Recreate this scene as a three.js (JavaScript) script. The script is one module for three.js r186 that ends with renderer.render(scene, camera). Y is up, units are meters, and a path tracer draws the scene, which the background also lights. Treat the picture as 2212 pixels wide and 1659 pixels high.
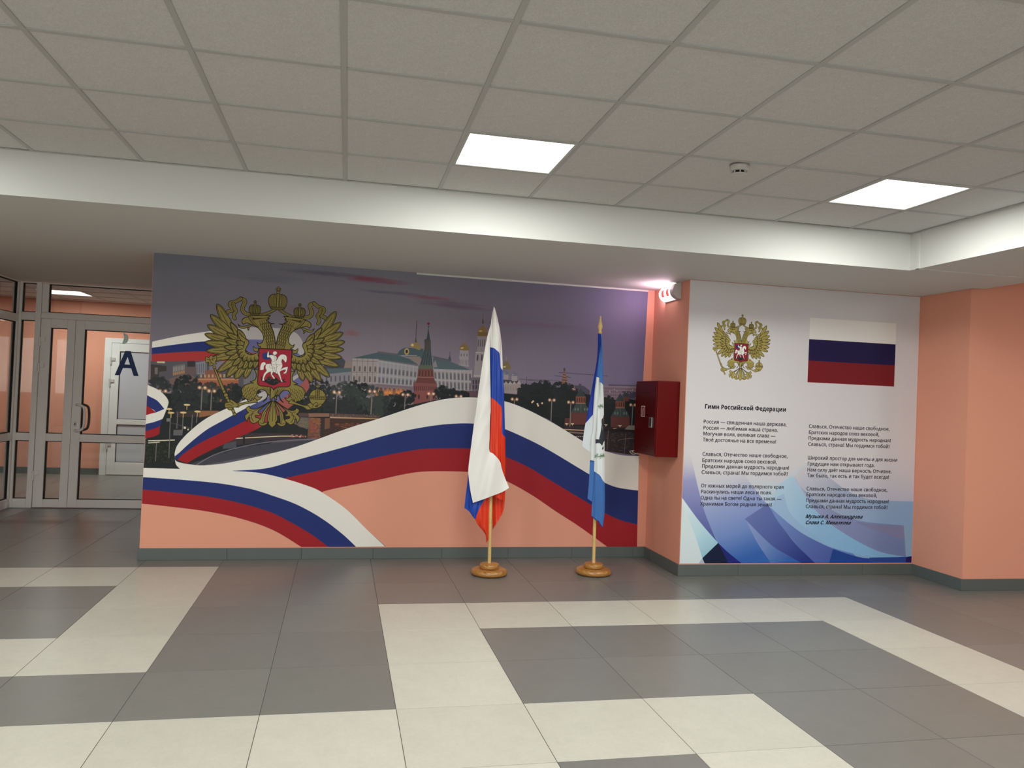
import * as THREE from 'three';
import { RectAreaLightUniformsLib } from 'three/addons/lights/RectAreaLightUniformsLib.js';
import { RoundedBoxGeometry } from 'three/addons/geometries/RoundedBoxGeometry.js';
import { mergeGeometries } from 'three/addons/utils/BufferGeometryUtils.js';

// ------------------------------------------------------------------ camera, light, exposure
const EYE = 1.4535;                                     // metres above the floor
const scene = new THREE.Scene();
scene.background = new THREE.Color(2.5, 2.65, 2.7);      // overcast daylight outside the rear windows
const camera = new THREE.PerspectiveCamera(52.113, 2212 / 1659, 0.05, 60);
camera.position.set(0, EYE, 0);
camera.rotation.order = 'YXZ';
camera.rotation.set(0.01614, -0.20591, 0.04123);
const renderer = new THREE.WebGLRenderer({ antialias: true });
renderer.toneMapping = THREE.LinearToneMapping;
renderer.toneMappingExposure = 2.45;
renderer.shadowMap.enabled = true;
RectAreaLightUniformsLib.init();
const PANEL_LIGHT = 13.0, PANEL_COLOR = new THREE.Color(0.97, 0.99, 0.95);

// ------------------------------------------------------------------ helpers
let seed = 7;
const rnd = () => { seed = (seed * 1664525 + 1013904223) >>> 0; return seed / 4294967296; };
const R = (a, b) => a + (b - a) * rnd();
const V = (x, y, z) => new THREE.Vector3(x, y, z);
const taken = {};
const numbered = (n) => { const k = taken[n] = (taken[n] ?? -1) + 1; return k ? n + '_' + String(k).padStart(3, '0') : n; };
const shade = (o) => { o.castShadow = true; o.receiveShadow = true; return o; };
function mesh(name, geo, mat, parent) { const m = shade(new THREE.Mesh(geo, mat)); m.name = parent ? name : numbered(name); (parent ?? scene).add(m); return m; }
function group(name, parent) { const g = new THREE.Group(); g.name = parent ? name : numbered(name); (parent ?? scene).add(g); return g; }
function tag(o, label, category, grp) { o.userData.label = label; o.userData.category = category; if (grp) o.userData.group = grp; return o; }
function structure(o, label) { o.userData.kind = 'structure'; if (label) o.userData.label = label; return o; }
const box = (x0, x1, y0, y1, z0, z1) => new THREE.BoxGeometry(x1 - x0, y1 - y0, z1 - z0).translate((x0 + x1) / 2, (y0 + y1) / 2, (z0 + z1) / 2);
const rbox = (x0, x1, y0, y1, z0, z1, r = 0.004, n = 2) => new RoundedBoxGeometry(x1 - x0, y1 - y0, z1 - z0, n, r).translate((x0 + x1) / 2, (y0 + y1) / 2, (z0 + z1) / 2);
function prism(plan, y0, y1) {                          // a plan outline of (x, z) points raised from y0 to y1
  const s = new THREE.Shape(plan.map(([x, z]) => new THREE.Vector2(x, -z)));
  return new THREE.ExtrudeGeometry(s, { depth: y1 - y0, bevelEnabled: false }).rotateX(-Math.PI / 2).translate(0, y0, 0);
}
function tube(pts, r, n = 24, m = 10) { return new THREE.TubeGeometry(new THREE.CatmullRomCurve3(pts), n, r, m, false); }
// a photograph pixel is a direction; the wall, floor or pole that it lies on gives the distance
const F = 829.5 / Math.tan(THREE.MathUtils.degToRad(52.113 / 2));
camera.updateMatrixWorld(true);
const dirOf = (u, v) => V((u - 1106) / F, -(v - 829.5) / F, -1).applyQuaternion(camera.quaternion);
const onZ = (u, v, z) => { const d = dirOf(u, v); return d.multiplyScalar(z / d.z).add(camera.position); };

// ------------------------------------------------------------------ textures
function noiseTexture(size, lo, hi, octaves, rep) {
  const d = new Uint8Array(size * size * 4), f = new Float32Array(size * size);
  let total = 0;
  for (const [cells, amp] of octaves) {
    const g = Array.from({ length: cells * cells }, () => rnd()); total += amp;
    for (let y = 0; y < size; y++) for (let x = 0; x < size; x++) {
      const gx = x / size * cells, gy = y / size * cells, ix = Math.floor(gx), iy = Math.floor(gy);
      let fx = gx - ix, fy = gy - iy; fx = fx * fx * (3 - 2 * fx); fy = fy * fy * (3 - 2 * fy);
      const a = g[iy % cells * cells + ix % cells], b = g[iy % cells * cells + (ix + 1) % cells], c = g[(iy + 1) % cells * cells + ix % cells], e = g[(iy + 1) % cells * cells + (ix + 1) % cells];
      f[y * size + x] += amp * ((a * (1 - fx) + b * fx) * (1 - fy) + (c * (1 - fx) + e * fx) * fy);
    }
  }
  for (let i = 0; i < size * size; i++) { const v = Math.round(255 * (lo + (hi - lo) * f[i] / total)); d.set([v, v, v, 255], i * 4); }
  const t = new THREE.DataTexture(d, size, size); t.wrapS = t.wrapT = THREE.RepeatWrapping; t.magFilter = THREE.LinearFilter; t.repeat.set(rep, rep); t.needsUpdate = true;
  return t;
}
const speckle = noiseTexture(256, 0.86, 1, [[128, 1], [64, 0.6], [16, 0.2]], 2); speckle.colorSpace = THREE.SRGBColorSpace;
const tileNoise = noiseTexture(256, 0.93, 1, [[96, 1], [24, 0.7], [6, 0.8]], 1); tileNoise.colorSpace = THREE.SRGBColorSpace;
function canvas(w, h) { const c = document.createElement('canvas'); c.width = w; c.height = h; return [c, c.getContext('2d')]; }
function canvasTexture(c) { const t = new THREE.CanvasTexture(c); t.colorSpace = THREE.SRGBColorSpace; t.anisotropy = 8; return t; }

// ------------------------------------------------------------------ materials
const std = (color, roughness, more) => new THREE.MeshStandardMaterial({ color, roughness, ...more });
const print = (map) => new THREE.MeshPhysicalMaterial({ map, roughness: 0.6, specularIntensity: 0.35 });
const lin = (r, g, b) => new THREE.Color().setRGB(r, g, b);
const M = {
  peach: std('#e8a187', 0.75),
  white: std('#d4d4d0', 0.8),
  tileCeil: std('#dddbd9', 0.95, { map: speckle }),
  rail: std('#b4b4b1', 0.55),
  skirting: std('#5d6462', 0.5),
  grout: std('#4c4a47', 0.9),
  light: std('#c8c5b8', 0.33, { map: tileNoise }),
  light2: std('#c4c1b4', 0.33, { map: tileNoise }),
  dark: std('#7b7a75', 0.33, { map: tileNoise }),
  dark2: std('#777671', 0.33, { map: tileNoise }),
  frame: std('#ebe8e3', 0.38),
  gasket: std('#141414', 0.7),
  doorWhite: std('#e8e8e6', 0.4),
  chrome: std('#b9bbb8', 0.3, { metalness: 0.9 }),
  plasticWhite: std('#c2bfb9', 0.45),
  blackVoid: std('#0d0d0d', 0.9),
  red: new THREE.MeshPhysicalMaterial({ color: '#620504', roughness: 0.4, specularIntensity: 0.4 }),
  redDoor: new THREE.MeshPhysicalMaterial({ color: '#560405', roughness: 0.35, specularIntensity: 0.4 }),
  wood: null, pole: null,
  glass: new THREE.MeshPhysicalMaterial({ color: '#f4f7f5', roughness: 0.015, transmission: 1, thickness: 0, ior: 1.5 }),
  frosted: std('#c6c8d0', 0.3),
};
{ // turned pine: long streaks
  const mk = (w, h, base, dark, n, len) => {
    const [c, g] = canvas(w, h); g.fillStyle = base; g.fillRect(0, 0, w, h);
    for (let i = 0; i < n; i++) { g.strokeStyle = dark; g.globalAlpha = R(0.05, 0.35); g.lineWidth = R(0.6, 4); const y = R(0, h), x = R(-len, w); g.beginPath(); g.moveTo(x, y); g.bezierCurveTo(x + len / 3, y + R(-6, 6), x + len * 2 / 3, y + R(-10, 10), x + len, y + R(-6, 6)); g.stroke(); }
    g.globalAlpha = 1; return canvasTexture(c);
  };
  M.wood = new THREE.MeshPhysicalMaterial({ map: mk(512, 128, '#c08a45', '#6b3c10', 220, 220), roughness: 0.35, clearcoat: 0.5, clearcoatRoughness: 0.2 });
  M.pole = new THREE.MeshPhysicalMaterial({ map: mk(64, 512, '#d8b877', '#a87f3c', 40, 60), roughness: 0.4, clearcoat: 0.3 });
}

// ------------------------------------------------------------------ the hall: sizes
const CEIL = 2.7797, SOFFIT = 2.5108, FASCIA_Z = -5.0954, FASCIA_X = 4.043, BEAM_X = 5.15;
const WEST = -9.6, EAST = 8.4, BACK = 5.0, GLAZE = -9.64, FAR = -13.08;
const mz = (x) => -6.885 - (x + 1.6) * 0.1 / 4.4;      // the mural wall runs very slightly askew

// floor ---------------------------------------------------------------------------------
{
  const floor = structure(group('floor'), 'floor of large grey and cream stone tiles in broad bands');
  floor.rotation.y = 0.0079;
  mesh('grout_bed', box(-10.2, 9, -0.12, -0.0015, -13.6, 5.6), M.grout, floor);
  const X0 = -1.4897, Z0 = -6.6432, T = 0.6, G = 0.003;
  const cream = (i, j) => {
    if (j < 0 || j > 12) return false;
    if (i <= 0) return j === 0 || (i === 0 && j <= 3) || j === 3 || j === 5 || j === 6 || j >= 9 && j <= 10;
    if (i <= 2) return j === 5 || j === 6;
    if (i === 3) return j >= 2;
    if (i <= 8) return j === 2 || (i === 8 && j >= 2) || (j === 5 && i <= 5) || (i === 5 && j >= 5);
    return false;
  };
  const edge = 0.0005;
  const geo = (() => { // a slab with a small bevel on its upper edges
    const a = T / 2 - G / 2, b = a - edge, p = [], idx = [];
    for (const [h, y] of [[a, -0.01], [a, -edge], [b, 0]]) for (const [sx, sz] of [[-1, -1], [1, -1], [1, 1], [-1, 1]]) p.push(sx * h, y, sz * h);
    for (let k = 0; k < 2; k++) for (let e = 0; e < 4; e++) { const f = (e + 1) % 4, o = k * 4; idx.push(o + e, o + 4 + e, o + f, o + f, o + 4 + e, o + 4 + f); }
    idx.push(8, 11, 10, 8, 10, 9);
    let g = new THREE.BufferGeometry(); g.setAttribute('position', new THREE.Float32BufferAttribute(p, 3)); g.setIndex(idx); g = g.toNonIndexed();
    const q = g.attributes.position, uv = []; for (let i = 0; i < q.count; i++) uv.push(q.getX(i) / T + 0.5, q.getZ(i) / T + 0.5);
    g.setAttribute('uv', new THREE.Float32BufferAttribute(uv, 2)); g.computeVertexNormals(); return g;
  })();
  const far = { light: [], dark: [] };
  for (let j = -11; j <= 19; j++) for (let i = -14; i <= 16; i++) {
    const x = X0 + T * (i + 0.5), z = Z0 + T * (j + 0.5), c = cream(i, j);
    if (x < WEST - 0.2 || x > EAST + 0.2 || z > BACK + 0.2) continue;
    const s = V(x, 0, z).applyAxisAngle(V(0, 1, 0), 0.0079).project(camera), near = z < -1.2 && Math.abs(s.x) < 1.12 && s.y > -1.25 && z > -10.4;
    if (near) { const m = mesh('floor_tile', geo, c ? (rnd() < 0.5 ? M.light : M.light2) : (rnd() < 0.5 ? M.dark : M.dark2), floor); m.position.set(x, 0, z); m.rotation.y = Math.floor(rnd() * 4) * Math.PI / 2; }
    else far[c ? 'light' : 'dark'].push(geo.clone().translate(x, 0, z));
  }
  for (const k of ['light', 'dark']) { const m = mesh(k === 'light' ? 'cream_tile_field' : 'grey_tile_field', mergeGeometries(far[k]), M[k], floor); m.userData.kind = 'stuff'; }
}

// walls ---------------------------------------------------------------------------------
structure(mesh('wall_front_left', prism([[-1.6, mz(-1.6)], [2.8, mz(2.8)], [2.8, GLAZE], [-1.6, GLAZE]], 0, 2.6), M.peach), 'peach painted wall behind the mural');
structure(mesh('wall_front_right', prism([[2.8, -6.21], [5.05, -6.21], [5.05, -5.62], [EAST, -5.62], [EAST, GLAZE], [2.8, GLAZE]], 0, 2.95), M.peach), 'peach painted wall stepping forward beside the mural niche');
structure(mesh('wall_left', box(WEST - 0.2, WEST, 0, 2.95, FAR, BACK + 0.2), M.peach));
structure(mesh('wall_right', box(EAST, EAST + 0.2, 0, 2.95, GLAZE, BACK + 0.2), M.peach));
structure(mesh('wall_partition', box(WEST, -3.7, 0, 2.6, -7.6, -7.4), M.peach));
{ // the rear wall with its windows
  const wy0 = 0.95, wy1 = 2.62, z0 = BACK, z1 = BACK + 0.25, wins = [[-9.35, -8.45], [-4.6, -1.6], [-0.4, 3.4]], parts = [];
  let x = WEST; for (const [a, b] of wins) { parts.push(box(x, a, 0, 2.95, z0, z1), box(a, b, 0, wy0, z0, z1), box(a, b, wy1, 2.95, z0, z1)); x = b; }
  parts.push(box(x, EAST, 0, 2.95, z0, z1));
  structure(mesh('wall_back', mergeGeometries(parts), M.peach));
  wins.forEach(([a, b], n) => {
    const w = structure(group('window_' + (n + 1))), m = Math.round((b - a) / 0.75), zf = z0 + 0.08, zb = z0 + 0.15, fr = [box(a, b, wy0, wy0 + 0.07, zf, zb), box(a, b, wy1 - 0.07, wy1, zf, zb)];
    for (let i = 0; i <= m; i++) { const c = a + (b - a) * i / m; fr.push(box(Math.max(a, c - 0.035), Math.min(b, c + 0.035), wy0, wy1, zf, zb)); if (i < m) mesh('pane', box(c + 0.03, c + (b - a) / m - 0.03, wy0 + 0.05, wy1 - 0.05, z0 + 0.11, z0 + 0.115), M.glass, w); }
    mesh('window_frame', mergeGeometries(fr), M.doorWhite, w);
    mesh('window_sill', rbox(a - 0.05, b + 0.05, wy0 - 0.03, wy0, z0 - 0.12, z0 + 0.08), M.doorWhite, w);
  });
}
structure(mesh('wall_vestibule', box(WEST, 0.4, 0, 2.95, FAR - 0.2, FAR), M.peach));
structure(mesh('wall_vestibule_side', box(0.2, 0.4, 0, 2.95, FAR, GLAZE), M.peach));

// the dropped white beam round the ceiling tray ------------------------------------------
{
  const beam = structure(mesh('ceiling_beam', prism([[WEST, FASCIA_Z], [FASCIA_X, FASCIA_Z], [FASCIA_X, BACK], [BEAM_X, BACK], [BEAM_X, -5.58], [5.04, -5.6], [5.04, -6.2], [2.81, -6.2], [2.81, GLAZE + 0.1], [WEST, GLAZE + 0.1]], SOFFIT, 2.95), M.white), 'dropped white plaster beam below the tiled ceiling');
  const t = structure(group('trim_1'));
  mesh('joint_cover', rbox(FASCIA_X - 0.006, FASCIA_X + 0.004, SOFFIT - 0.006, CEIL - 0.004, -5.03, -4.992, 0.003), M.white, t);
  mesh('joint_cover', rbox(FASCIA_X - 0.006, BEAM_X, SOFFIT - 0.006, SOFFIT + 0.004, -5.03, -4.992, 0.003), M.white, t);
  const w = structure(mesh('trim_2', rbox(0.55, 2.735, 2.494, SOFFIT, -0.012, 0.004, 0.003), M.white));
  w.position.set(0, 0, 0); w.geometry.translate(0, 0, 0); w.rotation.y = 0;
  w.geometry.rotateY(Math.atan(0.1 / 4.4)).translate(0, 0, mz(0));
}

// suspended tile ceiling ------------------------------------------------------------------
const CX = -1.2723, CZ = -2.7099;
const lamps = [];                                         // grid cells that hold a light panel: [column, row]
for (const c of [3, 7, -3, -7]) lamps.push([c, 2]);
for (const c of [3, 7, -1, -5]) for (const r of [-2, -7]) lamps.push([c, r]);
{
  const ceil = structure(group('ceiling'), 'suspended ceiling of square white mineral tiles in a metal grid');
  const isLamp = (i, r) => lamps.some(([a, b]) => a === i && b === r);
  mesh('deck', box(WEST, EAST, 2.95, 3.05, GLAZE, BACK + 0.2), M.white, ceil);
  const tile = box(-0.296, 0.296, 0.004, 0.02, -0.296, 0.296);
  { const p = tile.attributes.position, n = tile.attributes.normal, uv = tile.attributes.uv; for (let i = 0; i < p.count; i++) if (Math.abs(n.getY(i)) > 0.5) uv.setXY(i, p.getX(i) / 0.6, p.getZ(i) / 0.6); }
  const far = [], farRail = [];
  for (let i = -14; i <= 8; i++) for (let r = -13; r <= 3; r++) {
    if (isLamp(i, r)) continue;
    const x0 = CX + 0.6 * i, x1 = Math.min(x0 + 0.6, FASCIA_X), z1 = CZ - 0.6 * r, z0 = Math.max(z1 - 0.6, FASCIA_Z);
    if (x0 < WEST || z1 > BACK) continue;
    const x = (x0 + x1) / 2, z = (z0 + z1) / 2, s = V(x, CEIL, z).project(camera), near = z < -1 && Math.abs(s.x) < 1.2 && s.y < 1.35;
    let g = tile;
    if (x1 - x0 < 0.599 || z1 - z0 < 0.599) { g = tile.clone(); g.scale((x1 - x0 - 0.008) / 0.592, 1, (z1 - z0 - 0.008) / 0.592); }
    if (near) { const m = mesh('ceiling_tile', g, M.tileCeil, ceil); m.position.set(x, CEIL + R(-0.0006, 0.0012), z); m.rotation.set(R(-0.0015, 0.0015), 0, R(-0.0015, 0.0015)); }
    else far.push(g.clone().translate(x, CEIL, z));
  }
  mesh('ceiling_tile_field', mergeGeometries(far), M.tileCeil, ceil).userData.kind = 'stuff';
  // main runners along the room's depth, short cross tees between them
  for (let i = -13; i <= 8; i++) {
    const x = CX + 0.6 * i, g = rbox(x - 0.012, x + 0.012, CEIL - 0.0012, CEIL + 0.03, FASCIA_Z, BACK, 0.001, 1);
    if (i >= -3) mesh('main_runner', g, M.rail, ceil); else farRail.push(g);
    for (let r = -12; r <= 3; r++) {
      const z = CZ - 0.6 * r, x1 = Math.min(x + 0.588, FASCIA_X), h = rbox(x + 0.0125, x1, CEIL - 0.0009, CEIL + 0.03, z - 0.012, z + 0.012, 0.001, 1);
      const s = V(x + 0.3, CEIL, z).project(camera);
      if (z < -1 && Math.abs(s.x) < 1.2 && s.y < 1.35) mesh('cross_tee', h, M.rail, ceil); else farRail.push(h);
    }
  }
  mesh('grid_field', mergeGeometries(farRail), M.rail, ceil).userData.kind = 'stuff';
  mesh('edge_angle', mergeGeometries([box(WEST, FASCIA_X, CEIL - 0.0015, CEIL + 0.002, FASCIA_Z, FASCIA_Z + 0.016), box(FASCIA_X - 0.016, FASCIA_X, CEIL - 0.0015, CEIL + 0.002, FASCIA_Z, BACK)]), M.rail, ceil);
  mesh('side_ceiling', box(BEAM_X, EAST, CEIL, 2.95, -5.62, BACK), M.white, ceil);
  // the room behind the glass
  const vest = structure(group('ceiling_vestibule'), 'tiled ceiling of the room behind the glass doors');
  mesh('deck', box(WEST, 0.4, 2.72, 2.95, FAR, GLAZE + 0.1), M.white, vest);
  mesh('deck', box(WEST, -3.65, 2.72, 2.95, GLAZE + 0.1, -7.5), M.white, vest);
  for (let i = 0; i < 16; i++) for (let k = 0; k < 6; k++) {
    const x = -9.3 + i * 0.6, z = FAR - 0.07 + k * 0.6; if (z > GLAZE - 0.25 || x > 0) continue;
    if ((i === 13 || i === 9) && k === 2) continue;
    mesh('ceiling_tile', tile, M.tileCeil, vest).position.set(x, 2.64, z);
    mesh('cross_tee', box(x - 0.288, x + 0.288, 2.639, 2.66, z + 0.288, z + 0.312), M.rail, vest);
  }
  for (let i = 0; i <= 16; i++) mesh('main_runner', box(-9.612 + i * 0.6, -9.588 + i * 0.6, 2.638, 2.66, FAR, GLAZE - 0.05), M.rail, vest);
}
const glow = new THREE.MeshStandardMaterial({ color: '#ffffff', emissive: PANEL_COLOR, emissiveIntensity: 1.2, roughness: 0.5 });
function ceilingLight(x, y, z, label, grp, power = 1) {
  const t = group('ceiling_light'); t.position.set(x, y, z); tag(t, label, 'ceiling light', grp);
  const f = [], a = 0.288, b = 0.276;
  f.push(box(-a, a, -0.001, 0.05, -a, -b), box(-a, a, -0.001, 0.05, b, a), box(-a, -b, -0.001, 0.05, -b, b), box(b, a, -0.001, 0.05, -b, b));
  mesh('panel_frame', mergeGeometries(f), M.plasticWhite, t);
  mesh('diffuser', box(-b, b, 0.004, 0.012, -b, b), glow, t);
  const l = new THREE.RectAreaLight(PANEL_COLOR, PANEL_LIGHT * power, 2 * b, 2 * b); l.name = 'panel_light'; l.position.y = -0.004; l.rotation.x = -Math.PI / 2; t.add(l);
}
for (const [c, r] of lamps) {
  const x = CX + 0.6 * (c + 0.5), z = CZ - 0.6 * (r + 0.5);
  const label = c === 3 && r === 2 ? 'lit square ceiling panel above the tricolour flag' : c === 7 && r === 2 ? 'lit square ceiling panel near the corner of the dropped beam' : 'lit square ceiling panel in the hall, out over the open floor';
  ceilingLight(x, CEIL, z, label, r === 2 && c > 0 ? undefined : 'further ceiling panels of the hall');
}
ceilingLight(-9.3 + 13 * 0.6, 2.64, FAR + 1.13, 'lit square ceiling panel behind the mural wall, past the glass doors', undefined, 1.0);
ceilingLight(-9.3 + 9 * 0.6, 2.64, FAR + 1.13, 'lit square ceiling panel seen through the transom window above the glass doors', undefined, 1.0);

ceilingLight(6.6, CEIL - 0.02, -3.3, 'lit square ceiling panel in the bay beyond the dropped beam', undefined, 1.1);

// skirting tiles --------------------------------------------------------------------------
function skirting(name, a, b, first = 0.6) {            // from plan point a to b, the room lies to the left of that direction
  const g = structure(group(name)), d = new THREE.Vector2(b[0] - a[0], b[1] - a[1]), len = d.length();
  g.position.set(a[0], 0, a[1]); g.rotation.y = -Math.atan2(d.y, d.x);
  for (let s = 0, w = first; s < len - 0.005; s += w, w = 0.6) { const e = Math.min(s + w, len); mesh('skirting_tile', rbox(s + 0.001, e - 0.001, 0, 0.097, -0.002, 0.011, 0.0025, 2), M.skirting, g); }
  mesh('joint_filler', box(0.002, len - 0.002, 0, 0.094, -0.002, 0.0085), M.grout, g);
}
skirting('baseboard_front_left', [-1.612, mz(-1.6)], [2.8, mz(2.8)], 0.69);
skirting('baseboard_niche', [2.8, mz(2.8)], [2.8, -6.199], 0.17);
skirting('baseboard_front_right', [2.79, -6.21], [5.05, -6.21], 0.55);
skirting('baseboard_return', [5.05, -6.21], [5.05, -5.609], 0.09);
skirting('baseboard_right', [5.04, -5.62], [EAST, -5.62], 0.62);
skirting('baseboard_end', [-1.6, GLAZE], [-1.6, mz(-1.6) + 0.0], 0.5);
skirting('baseboard_vestibule', [WEST, FAR], [0.2, FAR], 0.5);

// ------------------------------------------------------------------ drawing helpers for the prints
function trace(g, runs, close = true) {                   // each run is a smooth curve through its points; runs meet at corners
  g.beginPath(); let first = true;
  for (const p of runs) {
    p.forEach((q, i) => {
      if (i === 0) { if (first) g.moveTo(q[0], q[1]); else g.lineTo(q[0], q[1]); first = false; return; }
      const p0 = p[Math.max(i - 2, 0)], p1 = p[i - 1], p3 = p[Math.min(i + 1, p.length - 1)];
      g.bezierCurveTo(p1[0] + (q[0] - p0[0]) / 6, p1[1] + (q[1] - p0[1]) / 6, q[0] - (p3[0] - p1[0]) / 6, q[1] - (p3[1] - p1[1]) / 6, q[0], q[1]);
    });
  }
  if (close) g.closePath();
}
const fillPath = (g, runs, fill, stroke, w = 1) => { trace(g, runs); if (fill) { g.fillStyle = fill; g.fill(); } if (stroke) { g.strokeStyle = stroke; g.lineWidth = w; g.stroke(); } };
const linePath = (g, runs, stroke, w) => { trace(g, runs, false); g.strokeStyle = stroke; g.lineWidth = w; g.stroke(); };
const rgb = (r, g, b, a = 1) => 'rgba(' + r + ',' + g + ',' + b + ',' + a + ')';

// The double-headed eagle of the state emblem, in its own upright units (about 1540 tall, y down, x = 0 on its axis).
function drawEmblem(g, gold, goldDark, ink, white, redFill, blueFill) {
  const ax = (y) => 857 - 0.0375 * (y - 100);
  const l = (x, y) => { const X = x - ax(y); return [X, y - 0.067 * X]; };
  const L = (...p) => p.map(([x, y]) => l(x, y));
  const c7 = (...p) => p.map(([x, y]) => l(x * 0.5151, y * 0.5151));
  const c8 = (...p) => p.map(([x, y]) => l(452.4 + 0.606 * x, 703.8 + 0.606 * y));
  g.lineJoin = 'round'; g.lineCap = 'round';
  const feather = (tip, base, w0, mark = true) => {
    const w = w0 * 1.22;
    const [tx, ty] = l(...tip), [bx, by] = l(...base), len = Math.hypot(tx - bx, ty - by), a = Math.atan2(ty - by, tx - bx);
    g.save(); g.translate(bx, by); g.rotate(a);
    const shape = (k, e) => { const W = w * k, T = len - e; g.beginPath(); g.moveTo(0, -W * 0.42); g.bezierCurveTo(len * 0.4, -W * 0.7, T - W * 0.4, -W * 0.68, T, 0); g.bezierCurveTo(T - W * 0.4, W * 0.68, len * 0.4, W * 0.7, 0, W * 0.42); };
    shape(1, 0); g.closePath(); g.fillStyle = gold; g.fill(); g.strokeStyle = ink; g.lineWidth = 7; g.stroke();
    if (mark) {
      g.save(); g.beginPath(); g.rect(len * 0.6, -w, len, 2 * w); g.clip(); shape(0.7, w * 0.22); g.lineWidth = 3.5; g.stroke(); g.restore();
      g.fillStyle = goldDark; g.beginPath(); g.moveTo(len * 0.25, 0); g.quadraticCurveTo(len * 0.5, -w * 0.12, len * 0.82, 0); g.quadraticCurveTo(len * 0.5, w * 0.1, len * 0.25, 0); g.fill();
      g.lineWidth = 3; g.beginPath(); g.moveTo(len * 0.4, 0); g.lineTo(len * 0.8, 0); g.stroke();
    }
    g.restore();
  };
  const crown = (cx, yb, w, h) => {                        // base centre, width, height of the cap
    g.fillStyle = gold; g.strokeStyle = ink; g.lineWidth = 6;
    g.beginPath(); g.moveTo(cx - w * 0.35, yb); g.bezierCurveTo(cx - w * 0.62, yb - h * 0.55, cx - w * 0.5, yb - h * 1.02, cx - w * 0.08, yb - h * 0.98); g.lineTo(cx + w * 0.08, yb - h * 0.98); g.bezierCurveTo(cx + w * 0.5, yb - h * 1.02, cx + w * 0.62, yb - h * 0.55, cx + w * 0.35, yb); g.closePath(); g.fill(); g.stroke();
    g.save(); g.clip(); g.lineWidth = 2.2; g.globalAlpha = 0.75;
    for (let k = -14; k < 15; k++) { g.beginPath(); g.moveTo(cx + k * w * 0.075, yb); g.lineTo(cx + k * w * 0.075 + h * 0.6, yb - h * 1.1); g.moveTo(cx + k * w * 0.075, yb); g.lineTo(cx + k * w * 0.075 - h * 0.6, yb - h * 1.1); g.stroke(); }
    g.globalAlpha = 1; g.restore();
    g.fillStyle = gold; g.lineWidth = 4;
    for (const s of [-0.15, 0.15]) { g.beginPath(); g.ellipse(cx + s * w, yb - h * 0.5, w * 0.055, h * 0.44, s * 0.5, 0, 7); g.fill(); g.stroke(); }
    g.beginPath(); g.rect(cx - w * 0.06, yb - h * 1.05, w * 0.12, h * 0.95); g.fill(); g.stroke();
    g.beginPath(); g.moveTo(cx - w * 0.36, yb); g.quadraticCurveTo(cx, yb + h * 0.1, cx + w * 0.36, yb); g.lineTo(cx + w * 0.35, yb - h * 0.14); g.quadraticCurveTo(cx, yb - h * 0.05, cx - w * 0.35, yb - h * 0.14); g.closePath(); g.fillStyle = goldDark; g.fill(); g.stroke();
    g.fillStyle = gold; g.beginPath(); g.arc(cx, yb - h * 1.12, w * 0.09, 0, 7); g.fill(); g.stroke();
    const top = yb - h * 1.45, k = w * 0.1; g.lineWidth = 4;
    g.beginPath(); g.moveTo(cx - k * 0.4, top + k * 2.4); g.lineTo(cx - k * 0.25, top + k * 1.4); g.lineTo(cx - k * 1.2, top + k * 1.7); g.lineTo(cx - k * 1.2, top + k * 0.6); g.lineTo(cx - k * 0.25, top + k * 0.9); g.lineTo(cx - k * 0.5, top); g.lineTo(cx + k * 0.5, top); g.lineTo(cx + k * 0.25, top + k * 0.9); g.lineTo(cx + k * 1.2, top + k * 0.6); g.lineTo(cx + k * 1.2, top + k * 1.7); g.lineTo(cx + k * 0.25, top + k * 1.4); g.lineTo(cx + k * 0.4, top + k * 2.4); g.closePath(); g.fillStyle = gold; g.fill(); g.stroke();
  };
  const band = (pts, w) => { linePath(g, [pts], ink, w + 11); linePath(g, [pts], gold, w); linePath(g, [pts], ink, 2.5); };
  const both = (f) => { for (const s of [1, -1]) { g.save(); g.scale(s, 1); f(s); g.restore(); } };
  // ribbons
  both(() => {
    band(c7([1600, 665], [1500, 720], [1380, 765], [1250, 785]), 22);
    band(c7([1080, 775], [980, 750], [920, 690], [925, 600], [965, 520], [955, 475], [880, 440]), 34);
    band(c7([880, 440], [780, 500], [680, 520], [655, 570], [700, 640], [690, 690], [625, 705], [605, 735]), 30);
    band(c7([730, 540], [740, 620], [785, 700], [735, 780], [760, 855]), 28);
  });
  // tail: five curling plumes with gaps between them
  both(() => {
    fillPath(g, [c8([562, 1035], [430, 1115], [310, 1172], [250, 1185]), c8([250, 1185], [190, 1170], [165, 1125]), c8([165, 1125], [113, 1160], [120, 1205], [155, 1240]), c8([155, 1240], [95, 1285], [95, 1340], [130, 1402]), c8([130, 1402], [145, 1345], [175, 1325]), c8([175, 1325], [185, 1400], [250, 1440], [330, 1400]), c8([330, 1400], [380, 1385], [330, 1345], [275, 1325], [280, 1290], [330, 1300], [372, 1270]), c8([372, 1270], [325, 1255], [330, 1215], [400, 1160], [480, 1100], [566, 1048])], gold, ink, 7);
    fillPath(g, [c8([566, 1048], [480, 1140], [400, 1250], [372, 1350], [330, 1400]), c8([330, 1400], [345, 1462], [410, 1487], [470, 1467], [505, 1425]), c8([505, 1425], [440, 1420], [450, 1330], [490, 1200], [570, 1060])], gold, ink, 7);
    linePath(g, [c8([500, 1090], [330, 1180], [230, 1240], [205, 1320], [240, 1400])], ink, 5);
    linePath(g, [c8([250, 1260], [180, 1290], [140, 1350])], ink, 4); linePath(g, [c8([230, 1225], [170, 1200])], ink, 4);
    linePath(g, [c8([500, 1160], [430, 1270], [405, 1370], [425, 1440])], ink, 4); linePath(g, [c8([450, 1430], [400, 1445], [360, 1425])], ink, 4);
  });
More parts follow.
